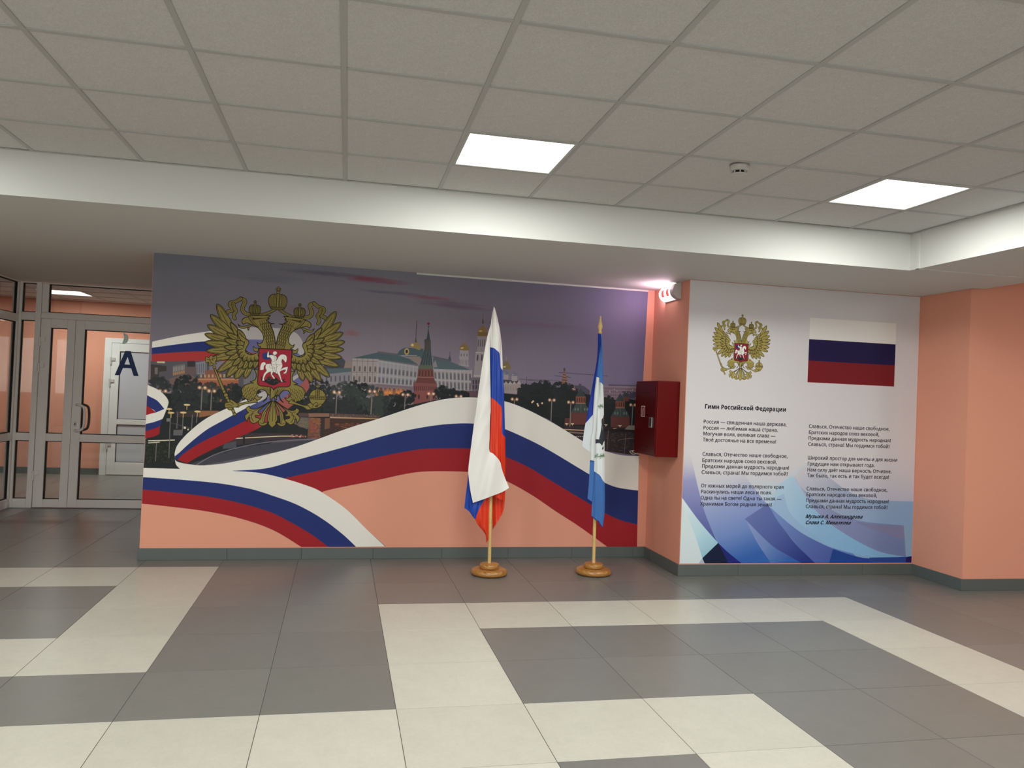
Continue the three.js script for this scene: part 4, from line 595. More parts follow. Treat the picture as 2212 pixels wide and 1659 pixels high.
  for (const [t, a, b, d, e] of [['Россия — священная наша держава,', 153, 815, 621, 832], ['Россия — любимая наша страна.', 152, 850, 572, 864], ['Могучая воля, великая слава —', 151, 882, 557, 897], ['Твоё достоянье на все времена!', 150, 916, 562, 929],
    [refrain[0], 147, 996, 626, 1010], [refrain[1], 145, 1030, 566, 1044], [refrain[2], 144, 1064, 634, 1077], [refrain[3], 142, 1098, 626, 1110],
    ['От южных морей до полярного края', 139, 1174, 604, 1183], ['Раскинулись наши леса и поля.', 138, 1207, 538, 1214], ['Одна ты на свете! Одна ты такая —', 137, 1242, 591, 1248], ['Хранимая Богом родная земля!', 136, 1276, 538, 1281],
    [refrain[0], 743, 841, 1197, 858], [refrain[1], 742, 874, 1139, 889], [refrain[2], 740, 908, 1204, 921], [refrain[3], 739, 941, 1196, 955],
    ['Широкий простор для мечты и для жизни', 736, 1016, 1240, 1032], ['Грядущие нам открывают года.', 735, 1050, 1114, 1061], ['Нам силу даёт наша верность Отчизне.', 734, 1083, 1209, 1096], ['Так было, так есть и так будет всегда!', 734, 1116, 1194, 1127],
    [refrain[0], 730, 1190, 1185, 1200], [refrain[1], 729, 1223, 1127, 1230], [refrain[2], 727, 1257, 1193, 1264], [refrain[3], 725, 1290, 1185, 1296]]) write(t, a, b, d, e, N, k);
  write('Музыка А. Александрова', 723, 1345, 1043, 1351, 'italic ' + Bd, k); write('Слова С. Михалкова', 722, 1379, 977, 1383, 'italic ' + Bd, k);
  const geo = new THREE.BoxGeometry(x1 - x0, y1 - y0, 0.0015), t = canvasTexture(c);
  const m = mesh('wall_poster', geo, print(t)); m.position.set((x0 + x1) / 2, (y0 + y1) / 2, z + 0.001);
  tag(m, 'printed anthem panel with text columns, small eagle emblem, striped flag and blue swirls', 'poster');
}

// ------------------------------------------------------------------ flags
const satin = (c) => new THREE.MeshPhysicalMaterial({ color: c, roughness: 0.42, sheen: 0.35, sheenRoughness: 0.4, side: THREE.DoubleSide });
const cloth = (c) => new THREE.MeshPhysicalMaterial({ color: c, roughness: 0.7, sheen: 0.2, sheenRoughness: 0.6, side: THREE.DoubleSide });
function curve(pts, byHeight) {                            // pixel polyline -> function of 0..1
  const c = new THREE.SplineCurve(pts.map(([x, y]) => new THREE.Vector2(x, y))), n = 120, a = c.getPoints(n), s = [0];
  for (let i = 1; i <= n; i++) s.push(s[i - 1] + Math.hypot(a[i].x - a[i - 1].x, a[i].y - a[i - 1].y));
  return (t) => { const d = t * s[n]; let i = 1; while (i < n && s[i] < d) i++; const f = (d - s[i - 1]) / (s[i] - s[i - 1] || 1); return [a[i - 1].x + (a[i].x - a[i - 1].x) * f, a[i - 1].y + (a[i].y - a[i - 1].y) * f]; };
}
// a cloth patch between four edges (left and right run down, top and bottom run across), set at the pole's distance, with folds in depth
function patch(left, right, top, bottom, poleZ, depth, nu = 26, nv = 70) {
  const l = curve(left), r = curve(right), t = curve(top), b = curve(bottom), pos = [], uv = [], idx = [], grid = [];
  const [P00, P10, P01, P11] = [l(0), r(0), l(1), r(1)];
  for (let j = 0; j <= nv; j++) for (let i = 0; i <= nu; i++) {
    const s = i / nu, v = j / nv, q = [0, 1].map((k) => (1 - s) * l(v)[k] + s * r(v)[k] + (1 - v) * t(s)[k] + v * b(s)[k] - ((1 - s) * (1 - v) * P00[k] + s * (1 - v) * P10[k] + (1 - s) * v * P01[k] + s * v * P11[k]));
    const p = onZ(q[0], q[1], poleZ); grid.push([q[0], q[1], s, v]);
    const d = depth(q[0], q[1], s, v), k = (poleZ + d) / poleZ; pos.push(p.x * k, EYE + (p.y - EYE) * k, p.z * k); uv.push(s, 1 - v);
  }
  for (let j = 0; j < nv; j++) for (let i = 0; i < nu; i++) { const a = j * (nu + 1) + i; idx.push(a, a + nu + 1, a + 1, a + 1, a + nu + 1, a + nu + 2); }
  const g = new THREE.BufferGeometry(); g.setAttribute('position', new THREE.Float32BufferAttribute(pos, 3)); g.setAttribute('uv', new THREE.Float32BufferAttribute(uv, 2)); g.setIndex(idx); g.computeVertexNormals(); g.userData.grid = grid; return g;
}
function stand(name, x, z, tip, label, finial) {          // the pole leans from the base to the point tip
  const t = group(name); t.position.set(x, 0, z); tag(t, label, 'flag');
  const low = new THREE.LatheGeometry([[0, 0], [0.125, 0], [0.142, 0.008], [0.148, 0.022], [0.143, 0.04], [0.128, 0.05], [0.08, 0.052], [0, 0.052]].map((q) => new THREE.Vector2(...q)), 48);
  const up = new THREE.LatheGeometry([[0, 0.05], [0.076, 0.05], [0.081, 0.062], [0.08, 0.08], [0.072, 0.092], [0.03, 0.095], [0, 0.095]].map((q) => new THREE.Vector2(...q)), 40);
  for (const g of [low, up]) { const p = g.attributes.position, uv = g.attributes.uv; for (let i = 0; i < p.count; i++) uv.setXY(i, p.getX(i) * 2.6 + p.getY(i) * 0.8, p.getZ(i) * 2.2 + p.getY(i) * 3); }
  mesh('base_disc', low, M.wood, t); mesh('upper_disc', up, M.wood, t);
  const lean = new THREE.Quaternion().setFromUnitVectors(V(0, 1, 0), V(tip.x - x, tip.y, tip.z - z).normalize()), tipY = Math.hypot(tip.x - x, tip.y, tip.z - z);
  mesh('pole', new THREE.CylinderGeometry(0.0135, 0.0142, tipY - 0.09, 20).translate(0, (tipY + 0.09) / 2, 0), M.pole, t).quaternion.copy(lean);
  if (finial) mesh('finial', new THREE.LatheGeometry([[0, 0], [0.017, 0], [0.018, 0.008], [0.012, 0.016], [0.013, 0.03], [0.02, 0.048], [0.0195, 0.06], [0.012, 0.09], [0.007, 0.12], [0.0062, 0.145], [0, 0.148]].map((q) => new THREE.Vector2(...q)), 24).translate(0, tipY, 0), M.pole, t).quaternion.copy(lean);
  return t;
}
{
  const z = -6.3, foot = onZ(1057, 1228, z), t = stand('tricolour_flag', foot.x, z, onZ(1069, 676, z), 'white, blue and red satin flag draped on a wooden pole with round base', false);
  const a = (...q) => q.map(([x, y]) => [990 + x / 6.38, 650 + y / 6.38]), b = (...q) => q.map(([x, y]) => [990 + x / 5.92, 900 + y / 5.92]);
  const cloths = group('cloth', t); cloths.position.set(-foot.x, 0, -z);
  const put = (name, g, m) => mesh(name, g, m, cloths);
  const Wm = satin('#eceae6'), Bm = satin('#0d3fa6'), Rm = satin('#df3714');
  const wrap = (u, v, s) => 0.014 + 0.03 * Math.sqrt(Math.max(0, 1 - (2 * s - 0.9) ** 2 / 1.25)) + 0.0055 * Math.sin(u * 0.5 + v * 0.012) + 0.0035 * Math.sin(u * 1.0 - v * 0.014 + 1);
  const front = (u, v, s, w) => 0.03 + 0.028 * Math.min(1, (v - 650) / 150) + 0.016 * Math.sin(s * 3.1) * Math.min(1, w * 3) + 0.009 * Math.sin(u * 0.12 + v * 0.03) * w + 0.0012 * Math.sin(v * 0.62 + u * 0.35) * Math.max(0, s - 0.55) * 2.4 * (w < 0.7 ? 1 : 0.4) + 0.0022 * Math.sin(u * 0.26 + v * 0.1 + 2 * Math.sin(v * 0.021)) + 0.004 * Math.sin(u * 0.2 + v * 0.045) * w;
  const wbE = a([440, 640], [490, 650], [540, 690], [568, 725], [578, 820], [584, 915], [612, 952]);
  const brE = [...a([446, 1330], [500, 1365], [560, 1425], [597, 1475], [600, 1655]), ...b([560, 210], [601, 262])];
  const leftA = a([490, 75], [470, 160], [456, 250], [450, 330], [441, 480], [440, 640]), rightA = a([490, 75], [508, 110], [528, 180], [550, 280], [578, 430], [600, 620], [608, 800], [612, 952]);
  put('white_stripe', patch(leftA, rightA, a([490, 75], [490, 76]), wbE, z, wrap), Wm);
  put('blue_stripe', patch(a([440, 640], [440, 900], [444, 1150], [446, 1330]), [...a([612, 952], [622, 1100], [632, 1300], [640, 1655]), ...b([601, 262])], wbE, brE, z, wrap), Bm);
  put('red_stripe', patch([...a([446, 1330], [446, 1500], [442, 1655]), ...b([405, 200], [402, 430], [430, 600], [440, 1000])], b([601, 262], [603, 550], [601, 800], [597, 960], [594, 1080]), brE, b([440, 1000], [520, 1050], [594, 1080]), z, (u, v, s) => wrap(u, v, s)), Rm);
  put('white_front', patch([...a([470, 170], [452, 300], [415, 430], [385, 560], [350, 760], [310, 1020], [275, 1260], [240, 1560]), ...b([207, 40], [180, 250], [150, 480], [128, 680], [136, 810], [160, 980], [188, 1103])], [...a([472, 172], [455, 300], [440, 480], [436, 700], [440, 1000], [444, 1250], [446, 1500]), ...b([407, 0], [400, 250], [398, 435], [440, 468], [500, 528], [538, 585], [556, 665], [590, 765], [650, 910])], a([470, 170], [472, 172]), b([188, 1103], [340, 1050], [430, 1015], [560, 965], [650, 910]), z, front, 34, 110), Wm);
  put('blue_fold', patch(b([128, 700], [112, 870], [95, 1000], [80, 1140], [78, 1168]), b([150, 760], [165, 940], [200, 1060], [300, 1060], [352, 1040]), b([128, 700], [150, 760]), b([78, 1168], [140, 1215], [215, 1310], [250, 1220], [300, 1120], [352, 1040]), z, (u, v, s) => 0.012 + 0.02 * Math.sin(s * 3) + 0.004 * Math.sin(u * 0.5 + v * 0.1)), Bm);
  put('red_fold', patch(b([215, 1310], [250, 1385], [325, 1475], [352, 1530], [355, 1612]), b([400, 1030], [396, 1250], [392, 1450], [388, 1560], [357, 1614]), b([215, 1310], [250, 1220], [300, 1120], [352, 1045], [400, 1030]), b([355, 1612], [357, 1614]), z, (u, v, s) => 0.02 + 0.014 * Math.sin(s * 5) + 0.003 * Math.sin(u * 0.6)), Rm);
  put('red_back', patch(b([425, 1000], [430, 1200], [436, 1350], [438, 1440]), b([600, 940], [594, 1080], [580, 1190], [530, 1300], [440, 1442]), b([425, 1000], [520, 960], [600, 940]), b([438, 1440], [440, 1442]), z, (u, v, s) => -0.03 + 0.02 * s + 0.006 * Math.sin(u * 0.4)), Rm);
  put('back_fold', patch([...a([445, 420], [360, 760], [300, 1150], [250, 1600]), ...b([170, 500], [140, 900])], [...a([590, 600], [625, 1150], [636, 1600]), ...b([600, 500], [596, 900])], a([445, 420], [590, 600]), b([140, 900], [400, 960], [596, 900]), z, (u, v, s) => -0.035 + 0.012 * Math.sin(s * 8) + 0.03 * (2 * s - 1) ** 2), Bm);
}
{
  const z = -6.3, foot = onZ(1282, 1228, z), top = onZ(1296, 720, z), t = stand('regional_flag', foot.x, z, top, 'blue and white flag with dark beast emblem hanging on a spear-tipped wooden pole', true);
  const a = (...q) => q.map(([x, y]) => [1250 + x / 6.386, 670 + y / 6.386]), b = (...q) => q.map(([x, y]) => [1250 + x / 6.386, 900 + y / 6.386]);
  const cloths = group('cloth', t); cloths.position.set(-foot.x, 0, -z);
  const put = (name, g, m) => mesh(name, g, m, cloths);
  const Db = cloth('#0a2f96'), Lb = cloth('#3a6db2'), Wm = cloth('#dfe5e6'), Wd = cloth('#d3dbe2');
  const f1 = (u, v, s) => 0.024 + 0.02 * Math.sin(s * 3) + 0.002 * Math.sin(u * 0.8 + v * 0.02), f2 = (u, v, s) => 0.018 + 0.03 * s * Math.min(1, (v - 720) / 100) + 0.004 * Math.sin(u * 0.5);
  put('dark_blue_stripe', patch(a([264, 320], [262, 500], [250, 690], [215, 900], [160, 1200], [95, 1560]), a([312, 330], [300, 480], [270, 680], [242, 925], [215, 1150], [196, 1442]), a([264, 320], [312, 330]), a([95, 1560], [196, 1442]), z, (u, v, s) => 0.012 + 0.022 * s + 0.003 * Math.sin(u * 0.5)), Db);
  const lb = a([242, 922], [270, 927], [288, 935], [290, 990], [310, 1000], [338, 1032]);
  put('blue_stripe', patch(a([300, 325], [300, 480], [272, 680], [242, 922]), a([314, 328], [328, 430], [335, 700], [338, 1032]), a([300, 325], [314, 328]), lb, z, f1), Lb);
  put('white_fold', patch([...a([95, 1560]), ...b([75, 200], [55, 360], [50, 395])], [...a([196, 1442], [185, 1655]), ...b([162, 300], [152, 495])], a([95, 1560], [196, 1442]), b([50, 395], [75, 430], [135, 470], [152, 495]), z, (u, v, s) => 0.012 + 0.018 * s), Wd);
  put('white_stripe', patch([...a([242, 922], [215, 1150], [196, 1442], [185, 1655]), ...b([162, 300], [155, 600])], [...a([290, 938], [282, 1100], [265, 1300], [240, 1655]), ...b([228, 300], [215, 612])], a([242, 922], [270, 927], [290, 938]), b([155, 600], [190, 605], [215, 612]), z, (u, v, s) => 0.03 + 0.016 * Math.sin(s * 3)), Wm);
  const wr = patch([...a([288, 985], [282, 1100], [265, 1300], [240, 1655]), ...b([228, 300], [215, 612], [210, 752])], [...a([338, 1032], [346, 1200], [350, 1500]), ...b([356, 300], [358, 640], [361, 910])], a([288, 985], [310, 1000], [338, 1032]), b([210, 752], [260, 785], [300, 820], [330, 875], [361, 910]), z, (u, v, s) => 0.024 + 0.022 * Math.sin(s * 2.6) + 0.003 * Math.sin(u * 0.6), 30, 110);
  // the badge printed on the white stripe, drawn in the cloth's own coordinates
  const [c, g] = canvas(256, 1024); g.fillStyle = '#dfe5e6'; g.fillRect(0, 0, 256, 1024);
  const loc = ([u, v]) => { let best = 1e9, n = 0; const G = wr.userData.grid, nu = 30, nv = 110; G.forEach((q, i) => { const d = (q[0] - u) ** 2 + (q[1] - v) ** 2; if (d < best) { best = d; n = i; } });
    const i = Math.min(n % (nu + 1), nu - 1), j = Math.min(Math.floor(n / (nu + 1)), nv - 1), o = G[j * (nu + 1) + i], a_ = G[j * (nu + 1) + i + 1], b_ = G[(j + 1) * (nu + 1) + i], ax = a_[0] - o[0], ay = a_[1] - o[1], bx = b_[0] - o[0], by = b_[1] - o[1], D = ax * by - ay * bx || 1e-9, ex = u - o[0], ey = v - o[1];
    return [(o[2] + (ex * by - ey * bx) / D / nu) * 256, (o[3] + (ax * ey - ay * ex) / D / nv) * 1024]; };
  const at = (...q) => q.map(loc);
  fillPath(g, [at(...a([352, 1440], [338, 1480], [318, 1510], [316, 1560], [328, 1600], [330, 1655]), ...b([322, 80], [305, 200], [285, 290]), ...b([282, 312], [234, 310])), at(...b([234, 310], [234, 372])), at(...b([234, 372], [280, 365], [305, 380], [325, 405])), at(...b([325, 405], [340, 360], [358, 330]))], '#262d36');
  fillPath(g, [at(...b([322, 455], [326, 430], [340, 405], [344, 450]))], '#262d36');
  fillPath(g, [at(...a([346, 1440], [340, 1480], [346, 1540], [354, 1580]))], '#8c5a3c');
  g.lineCap = 'round';
  const sprig = (x, y, w, f) => { for (let i = 0; i < 26; i++) { const an = R(0, 6.28), r = R(18, w), p = at(...f([x, y], [x + Math.cos(an) * r, y + Math.sin(an) * r * 1.15])); linePath(g, [p], rnd() < 0.5 ? '#6f8f6c' : '#4c6f52', 4); } };
  sprig(285, 1330, 38, a); sprig(318, 1325, 38, a); sprig(250, 545, 44, b); sprig(300, 550, 44, b); sprig(335, 535, 40, b);
  put('white_badge_stripe', wr, new THREE.MeshPhysicalMaterial({ map: canvasTexture(c), roughness: 0.7, sheen: 0.2, side: THREE.DoubleSide }));
  put('blue_fold', patch(b([155, 600], [142, 900], [122, 1135]), b([216, 610], [207, 850], [182, 1172]), b([155, 600], [216, 610]), b([122, 1135], [150, 1155], [182, 1172]), z, (u, v, s) => 0.02 + 0.01 * s), Lb);
  put('blue_lower_stripe', patch(b([210, 752], [195, 1000], [176, 1370]), b([361, 910], [362, 1150], [356, 1340], [330, 1528]), b([210, 752], [260, 785], [300, 820], [330, 875], [361, 910]), b([176, 1370], [225, 1410], [270, 1440], [300, 1490], [330, 1528]), z, (u, v, s) => 0.024 + 0.02 * Math.sin(s * 2.6) + 0.004 * Math.sin(u * 0.45)), Lb);
  const hem = b([176, 1370], [225, 1410], [270, 1440], [300, 1490], [330, 1528]).map(([u, v]) => { const p = onZ(u, v, z + 0.04); return p; });
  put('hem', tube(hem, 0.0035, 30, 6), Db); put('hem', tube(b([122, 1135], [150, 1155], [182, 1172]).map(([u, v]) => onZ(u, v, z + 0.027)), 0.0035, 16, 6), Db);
  put('back_fold', patch([...a([300, 400], [250, 900], [200, 1300]), ...b([170, 300], [170, 900])], [...a([326, 420], [336, 900], [344, 1300]), ...b([350, 300], [352, 900])], a([300, 400], [326, 420]), b([170, 900], [352, 900]), z, (u, v, s) => -0.022 + 0.008 * Math.sin(s * 7) + 0.03 * (2 * s - 1) ** 2), Lb);
}

// ------------------------------------------------------------------ fire cabinet
{
  const t = group('fire_cabinet'); t.position.set(2.8, 0.99, -6.575); tag(t, 'red metal fire hose cabinet mounted on the narrow return wall', 'fire cabinet');
  // local x = 0 at the wall, cabinet grows to -x; z runs along the wall
  const d = 0.205, w = 0.255, h = 0.652;
  mesh('body', rbox(-d, 0, 0, h, -w, w, 0.006, 2), M.red, t);
  const door = mesh('door', rbox(-d - 0.008, -d + 0.004, 0.02, h - 0.022, -w + 0.014, w - 0.01, 0.003, 2), M.redDoor, t);
  for (const y of [0.545, 0.07]) for (let i = 0; i < 4; i++) mesh('vent_slot', box(-d - 0.0088, -d - 0.006, y, y + 0.006, -0.11 + i * 0.06, -0.07 + i * 0.06), M.blackVoid, door);
  const latch = mesh('latch', rbox(-d - 0.016, -d - 0.006, 0.245, 0.335, 0.115, 0.18, 0.003, 2), M.chrome, door);
  mesh('latch_recess', box(-d - 0.0168, -d - 0.012, 0.257, 0.323, 0.14, 0.165), M.blackVoid, door);
  const [c, g] = canvas(128, 256); g.fillStyle = '#f2e6e2'; g.fillRect(0, 0, 128, 256); g.fillStyle = '#8e1014'; g.fillRect(12, 14, 104, 228); g.fillStyle = '#f6ece8'; g.fillRect(52, 70, 22, 150); g.fillRect(57, 44, 12, 28); g.fillRect(64, 46, 20, 9);
  const s = mesh('sticker', new THREE.PlaneGeometry(0.09, 0.09 * 1.05), std('#ffffff', 0.5, { map: canvasTexture(c) }), door); s.rotation.y = -Math.PI / 2; s.position.set(-d - 0.0092, 0.382, -0.045);
}

// ------------------------------------------------------------------ exit sign
{
  const t = group('exit_sign'); t.position.set(2.8, 2.437, -6.54); tag(t, 'glowing half-round exit light with red letters high on the return wall', 'exit sign');
  // a half-cylinder whose axis runs along the wall (z), bulging to -x
  const half = (r, zz0, zz1, n = 24) => { const s = new THREE.Shape(); s.moveTo(0, -r); for (let i = 0; i <= n; i++) { const a = -Math.PI / 2 + Math.PI * i / n; s.lineTo(-Math.cos(a) * r * 1.05, Math.sin(a) * r); } return new THREE.ExtrudeGeometry(s, { depth: zz1 - zz0, bevelEnabled: false }).translate(0, 0, zz0); };
  mesh('end_cap', half(0.073, 0.09, 0.165), M.plasticWhite, t);
  mesh('back_plate', rbox(-0.012, 0, -0.075, 0.075, -0.17, 0.17, 0.004), M.plasticWhite, t);
  const lampGlow = new THREE.MeshStandardMaterial({ color: '#ffffff', emissive: lin(1, 0.88, 0.9), emissiveIntensity: 1.6, roughness: 0.4 });
  const d = mesh('glowing_diffuser', half(0.069, -0.16, 0.09), lampGlow, t);
  const letter = new THREE.MeshStandardMaterial({ color: '#7d0d10', emissive: lin(0.6, 0.09, 0.08), emissiveIntensity: 0.6, roughness: 0.5 });
  const bar = (z0, z1) => { const p = [], idx = []; for (let i = 0; i <= 8; i++) { const a = -0.55 + 0.95 * i / 8, r = 0.0705; for (const zz of [z0, z1]) p.push(-Math.cos(a) * r * 1.05, Math.sin(a) * r, zz); } for (let i = 0; i < 8; i++) { const o = i * 2; idx.push(o, o + 1, o + 2, o + 2, o + 1, o + 3); } const g = new THREE.BufferGeometry(); g.setAttribute('position', new THREE.Float32BufferAttribute(p, 3)); g.setIndex(idx); g.computeVertexNormals(); return g; };
  for (const [z0, z1] of [[-0.105, -0.05], [0.0, 0.055]]) { letter.side = THREE.DoubleSide; mesh('red_letter', bar(z0, z1), letter, d); }
  const l = new THREE.RectAreaLight(lin(1, 0.7, 0.88), 11, 0.22, 0.13); l.name = 'sign_light'; l.position.set(-0.079, 0, -0.025); l.rotation.y = Math.PI / 2; t.add(l);
  const e = new THREE.RectAreaLight(lin(1, 0.7, 0.95), 9, 0.06, 0.12); e.name = 'sign_end_light'; e.position.set(-0.04, 0, -0.166); t.add(e);
}

// ------------------------------------------------------------------ smoke detector
{
  const t = group('smoke_detector'); t.position.set(2.057, CEIL - 0.001, -3.97); tag(t, 'round white smoke detector on the ceiling tiles', 'smoke detector');
  const lathe = (q, n = 40) => new THREE.LatheGeometry(q.map((p) => new THREE.Vector2(...p)), n);
  mesh('mounting_base', lathe([[0, 0], [0.052, 0], [0.052, -0.01], [0.05, -0.03], [0.045, -0.034], [0, -0.034]]), M.plasticWhite, t);
  mesh('dark_chamber', lathe([[0, -0.03], [0.034, -0.03], [0.034, -0.05], [0, -0.05]]), M.blackVoid, t);
  mesh('cap', lathe([[0, -0.046], [0.04, -0.046], [0.041, -0.05], [0.036, -0.055], [0, -0.057]]), M.plasticWhite, t);
  for (let i = 0; i < 8; i++) { const a = i * Math.PI / 4 + 0.45; const m = mesh('rib', box(0.033, 0.042, -0.05, -0.03, -0.003, 0.003), M.plasticWhite, t); m.rotation.y = a; }
}

// ------------------------------------------------------------------ glass doors and screens
{
  const d0 = GLAZE - 0.06, d1 = GLAZE, gz = GLAZE - 0.035;
  const bar = (name, x0, x1, y0, y1, parent, mat = M.frame) => mesh(name, rbox(x0, x1, y0, y1, d0, d1, 0.004, 2), mat, parent);
  // a pane with its black gasket, set back in the frame
  const pane = (x0, x1, y0, y1, parent) => {
    const q = 0.012; mesh('gasket', mergeGeometries([box(x0 - 0.001, x0 + q, y0, y1, gz - 0.012, gz + 0.012), box(x1 - q * 0.4, x1 + 0.001, y0, y1, gz - 0.012, gz + 0.012), box(x0, x1, y0 - 0.001, y0 + q * 0.7, gz - 0.012, gz + 0.012), box(x0, x1, y1 - q * 0.7, y1 + 0.001, gz - 0.012, gz + 0.012)]), M.gasket, parent);
    mesh('glass_pane', box(x0, x1, y0, y1, gz - 0.003, gz + 0.003), M.glass, parent);
  };
  const hinge = (x, y, parent) => { mesh('hinge', mergeGeometries([new THREE.CylinderGeometry(0.013, 0.013, 0.1, 14).translate(x - 0.006, y, d1 + 0.012), rbox(x - 0.002, x + 0.05, y + 0.002, y + 0.05, d1, d1 + 0.016, 0.003), rbox(x - 0.03, x - 0.004, y - 0.05, y - 0.006, d1 + 0.001, d1 + 0.012, 0.003)].map((q) => q.index ? q.toNonIndexed() : q)), M.frame, parent); };
  const s = tag(group('glazed_screen'), 'narrow grey framed glass sidelight between corner post and double doors', 'glass screen');
  bar('corner_post', -3.66, -3.577, 0, SOFFIT, s); bar('mullion', -3.437, -3.38, 0, SOFFIT, s);
  bar('transom_rail', -3.577, -3.437, 2.085, 2.175, s); bar('mid_rail', -3.577, -3.437, 0.746, 0.83, s); bar('bottom_rail', -3.577, -3.437, 0, 0.1, s); bar('head_rail', -3.577, -3.437, SOFFIT - 0.012, SOFFIT, s);
  pane(-3.577, -3.437, 0.1, 0.746, s); pane(-3.577, -3.437, 0.83, 2.085, s); pane(-3.577, -3.437, 2.175, SOFFIT - 0.012, s);
  const tw = tag(group('transom_window'), 'long fixed glass transom window above the double doors', 'transom window');
  bar('transom_rail', -3.376, -1.98, 2.114, 2.182, tw); bar('transom_stile', -3.376, -3.31, 2.182, SOFFIT - 0.012, tw); bar('head_rail', -3.376, -1.98, SOFFIT - 0.012, SOFFIT, tw); pane(-3.31, -1.98, 2.182, SOFFIT - 0.012, tw);
  structure(bar('trim_3', -1.98, -1.6, 0, SOFFIT));
  const leaf = (name, x0, x1, gx0, gx1, label) => {
    const t = tag(group(name), label, 'door', 'glass double doors');
    bar('stile', x0, gx0, 0.006, 2.11, t); bar('stile', gx1, x1, 0.006, 2.11, t); bar('top_rail', gx0, gx1, 2.012, 2.11, t); bar('mid_rail', gx0, gx1, 0.746, 0.83, t); bar('bottom_rail', gx0, gx1, 0.006, 0.096, t);
    pane(gx0, gx1, 0.096, 0.746, t); pane(gx0, gx1, 0.83, 2.012, t); return t;
  };
  const l1 = leaf('glass_door', -3.372, -3.0205, -3.273, -3.104, 'narrow grey framed glass door leaf with hinges'); for (const y of [1.85, 1.56, 0.36]) hinge(-3.368, y, l1);
  const l2 = leaf('glass_door', -3.0175, -1.984, -2.924, -2.09, 'wide grey framed glass door leaf marked with a blue letter A');
  const hy0 = 0.872, hy1 = 1.162;
  const grip = () => tube([[0, 0, 0], [0.012, 0.003, 0.02], [0.045, 0, 0.045], [0.088, -0.022, 0.05], [0.102, -0.07, 0.05], [0.102, -0.22, 0.05], [0.088, -0.268, 0.05], [0.045, -0.29, 0.045], [0.012, -0.293, 0.02], [0, -0.29, 0]].map(([x, y, q]) => V(-2.972 + x, hy1 + y, d1 + q)), 0.0135, 70, 12);
  mesh('pull_handle', grip(), M.frame, l2);
  mesh('pull_handle', grip().scale(1, 1, -1).translate(0, 0, 2 * d1 - 0.06), M.frame, l2);
  const lock = mesh('lock_plate', new THREE.CylinderGeometry(0.016, 0.016, 0.004, 20).rotateX(Math.PI / 2).scale(1, 1.9, 1).translate(-2.976, 0.944, d1 + 0.001), M.chrome, l2); mesh('keyhole', new THREE.CylinderGeometry(0.006, 0.006, 0.004, 12).rotateX(Math.PI / 2).scale(1, 2.1, 1).translate(-2.976, 0.944, d1 + 0.002), M.blackVoid, lock);
  // vinyl letter, and a flat pale crescent shape on the glass
  { const sh = new THREE.Shape([[0, 0], [0.053, 0], [0.083, 0.085], [0.17, 0.085], [0.2, 0], [0.253, 0], [0.155, 0.282], [0.098, 0.282]].map((q) => new THREE.Vector2(...q))); sh.holes.push(new THREE.Path([[0.098, 0.127], [0.155, 0.127], [0.1265, 0.215]].map((q) => new THREE.Vector2(...q))));
    mesh('letter_a', new THREE.ExtrudeGeometry(sh, { depth: 0.001, bevelEnabled: false }).translate(-2.598, 1.512, gz + 0.0035), std('#0b3a78', 0.5), l2).userData.label = 'dark blue vinyl letter A';
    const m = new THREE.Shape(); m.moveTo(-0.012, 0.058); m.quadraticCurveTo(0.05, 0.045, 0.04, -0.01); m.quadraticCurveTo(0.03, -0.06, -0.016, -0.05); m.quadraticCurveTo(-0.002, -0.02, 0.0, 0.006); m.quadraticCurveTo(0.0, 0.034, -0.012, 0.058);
    mesh('pale_crescent', new THREE.ExtrudeGeometry(m, { depth: 0.001, bevelEnabled: false, curveSegments: 14 }).scale(1.15, 1.15, 1).translate(-2.52, 1.932, gz + 0.0035), std('#e2fff9', 0.5), l2).userData.label = 'pale turquoise crescent shape on the glass'; }
  // the screen that turns toward the hall
  const p = tag(group('side_screen'), 'grey framed glass side screen at right angles to the glass doors', 'glass screen');
  const X0 = -3.66, X1 = -3.6, xz = -3.63, sb = (name, z0, z1, y0, y1) => mesh(name, rbox(X0, X1, y0, y1, z0, z1, 0.004, 2), M.frame, p);
  const zs = [GLAZE, -8.56, -7.5];
  sb('post', -8.6, -8.52, 0, SOFFIT); sb('post', -7.56, -7.48, 0, SOFFIT);
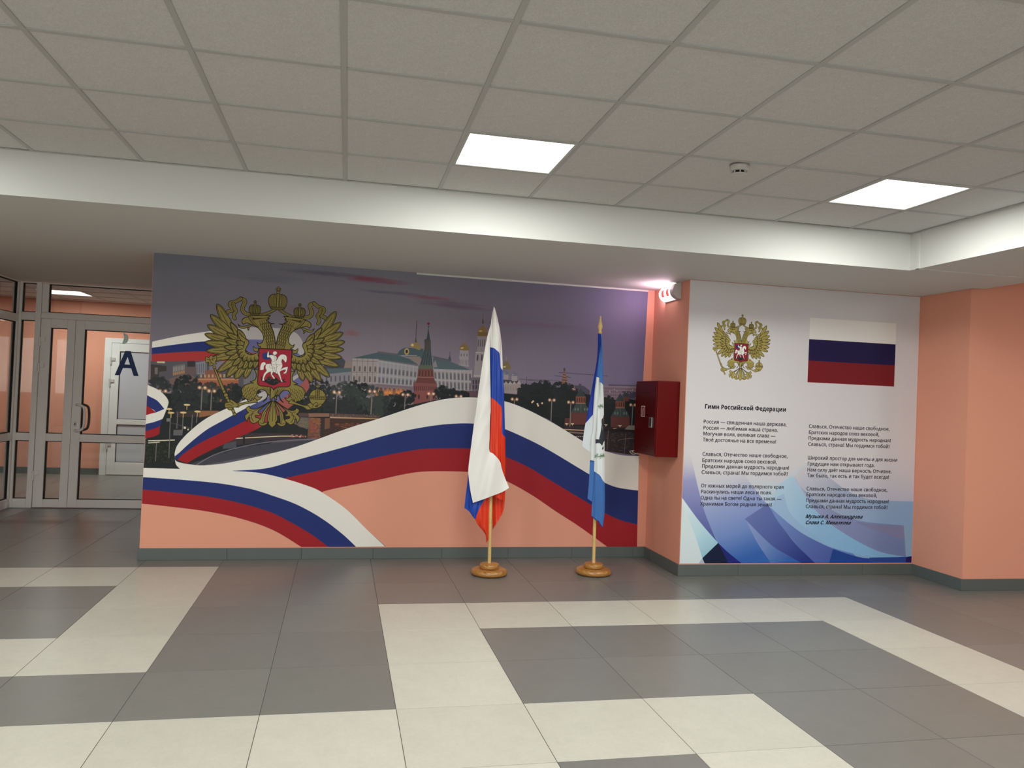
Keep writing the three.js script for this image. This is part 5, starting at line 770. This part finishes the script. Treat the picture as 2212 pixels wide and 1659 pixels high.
  for (const [a, b] of [[GLAZE, -8.6], [-8.52, -7.56]]) {
    const q = 0.03; sb('bottom_rail', a, b, 0, 0.1); sb('mid_rail', a, b, 0.746, 0.83); sb('transom_rail', a, b, 2.06, 2.145); sb('head_rail', a, b, SOFFIT - 0.012, SOFFIT);
    for (const [y0, y1] of [[0.1, 0.746], [0.83, 2.06], [2.145, SOFFIT - 0.012]]) {
      sb('glazing_bead', a, a + q, y0, y1); sb('glazing_bead', b - q, b, y0, y1);
      mesh('gasket', mergeGeometries([box(xz - 0.012, xz + 0.012, y0, y1, a + q, a + q + 0.012), box(xz - 0.012, xz + 0.012, y0, y1, b - q - 0.012, b - q), box(xz - 0.012, xz + 0.012, y0, y0 + 0.009, a + q, b - q), box(xz - 0.012, xz + 0.012, y1 - 0.009, y1, a + q, b - q)]), M.gasket, p);
      mesh('glass_pane', box(xz - 0.003, xz + 0.003, y0, y1, a + q, b - q), M.glass, p);
    }
  }
  // white door in the room behind
  const w = tag(group('white_door'), 'white panelled door with frosted panes in the room behind the glass', 'door'); const wz = FAR;
  const wb = (name, x0, x1, y0, y1, z0, z1, parent = w, m = M.doorWhite) => mesh(name, rbox(x0, x1, y0, y1, wz + z0, wz + z1, 0.004, 2), m, parent);
  wb('frame', -3.66, -3.56, 0, 2.1, 0, 0.05); wb('frame', -2.66, -2.56, 0, 2.1, 0, 0.05); wb('frame', -3.56, -2.66, 2.03, 2.1, 0, 0.05);
  wb('stile', -3.555, -3.44, 0.01, 2.025, 0.012, 0.062); wb('stile', -2.78, -2.665, 0.01, 2.025, 0.012, 0.062); wb('rail', -3.44, -2.78, 1.9, 2.025, 0.012, 0.062); wb('rail', -3.44, -2.78, 0.78, 0.86, 0.012, 0.062); wb('rail', -3.44, -2.78, 0.01, 0.2, 0.012, 0.062);
  for (const [y0, y1] of [[0.2, 0.78], [0.86, 1.9]]) { mesh('gasket', mergeGeometries([box(-3.44, -3.43, y0, y1, wz + 0.02, wz + 0.05), box(-3.44, -2.78, y0, y0 + 0.008, wz + 0.02, wz + 0.05), box(-3.44, -2.78, y1 - 0.008, y1, wz + 0.02, wz + 0.05)]), M.gasket, w); mesh('frosted_pane', box(-3.44, -2.78, y0, y1, wz + 0.02, wz + 0.04), M.frosted, w); }
  for (const y of [1.75, 1.42, 0.45]) mesh('hinge', mergeGeometries([new THREE.CylinderGeometry(0.014, 0.014, 0.11, 12).toNonIndexed().translate(-3.56, y, wz + 0.07), rbox(-3.556, -3.5, y, y + 0.05, wz + 0.06, wz + 0.078, 0.003)]), M.plasticWhite, w);
}

renderer.render(scene, camera);
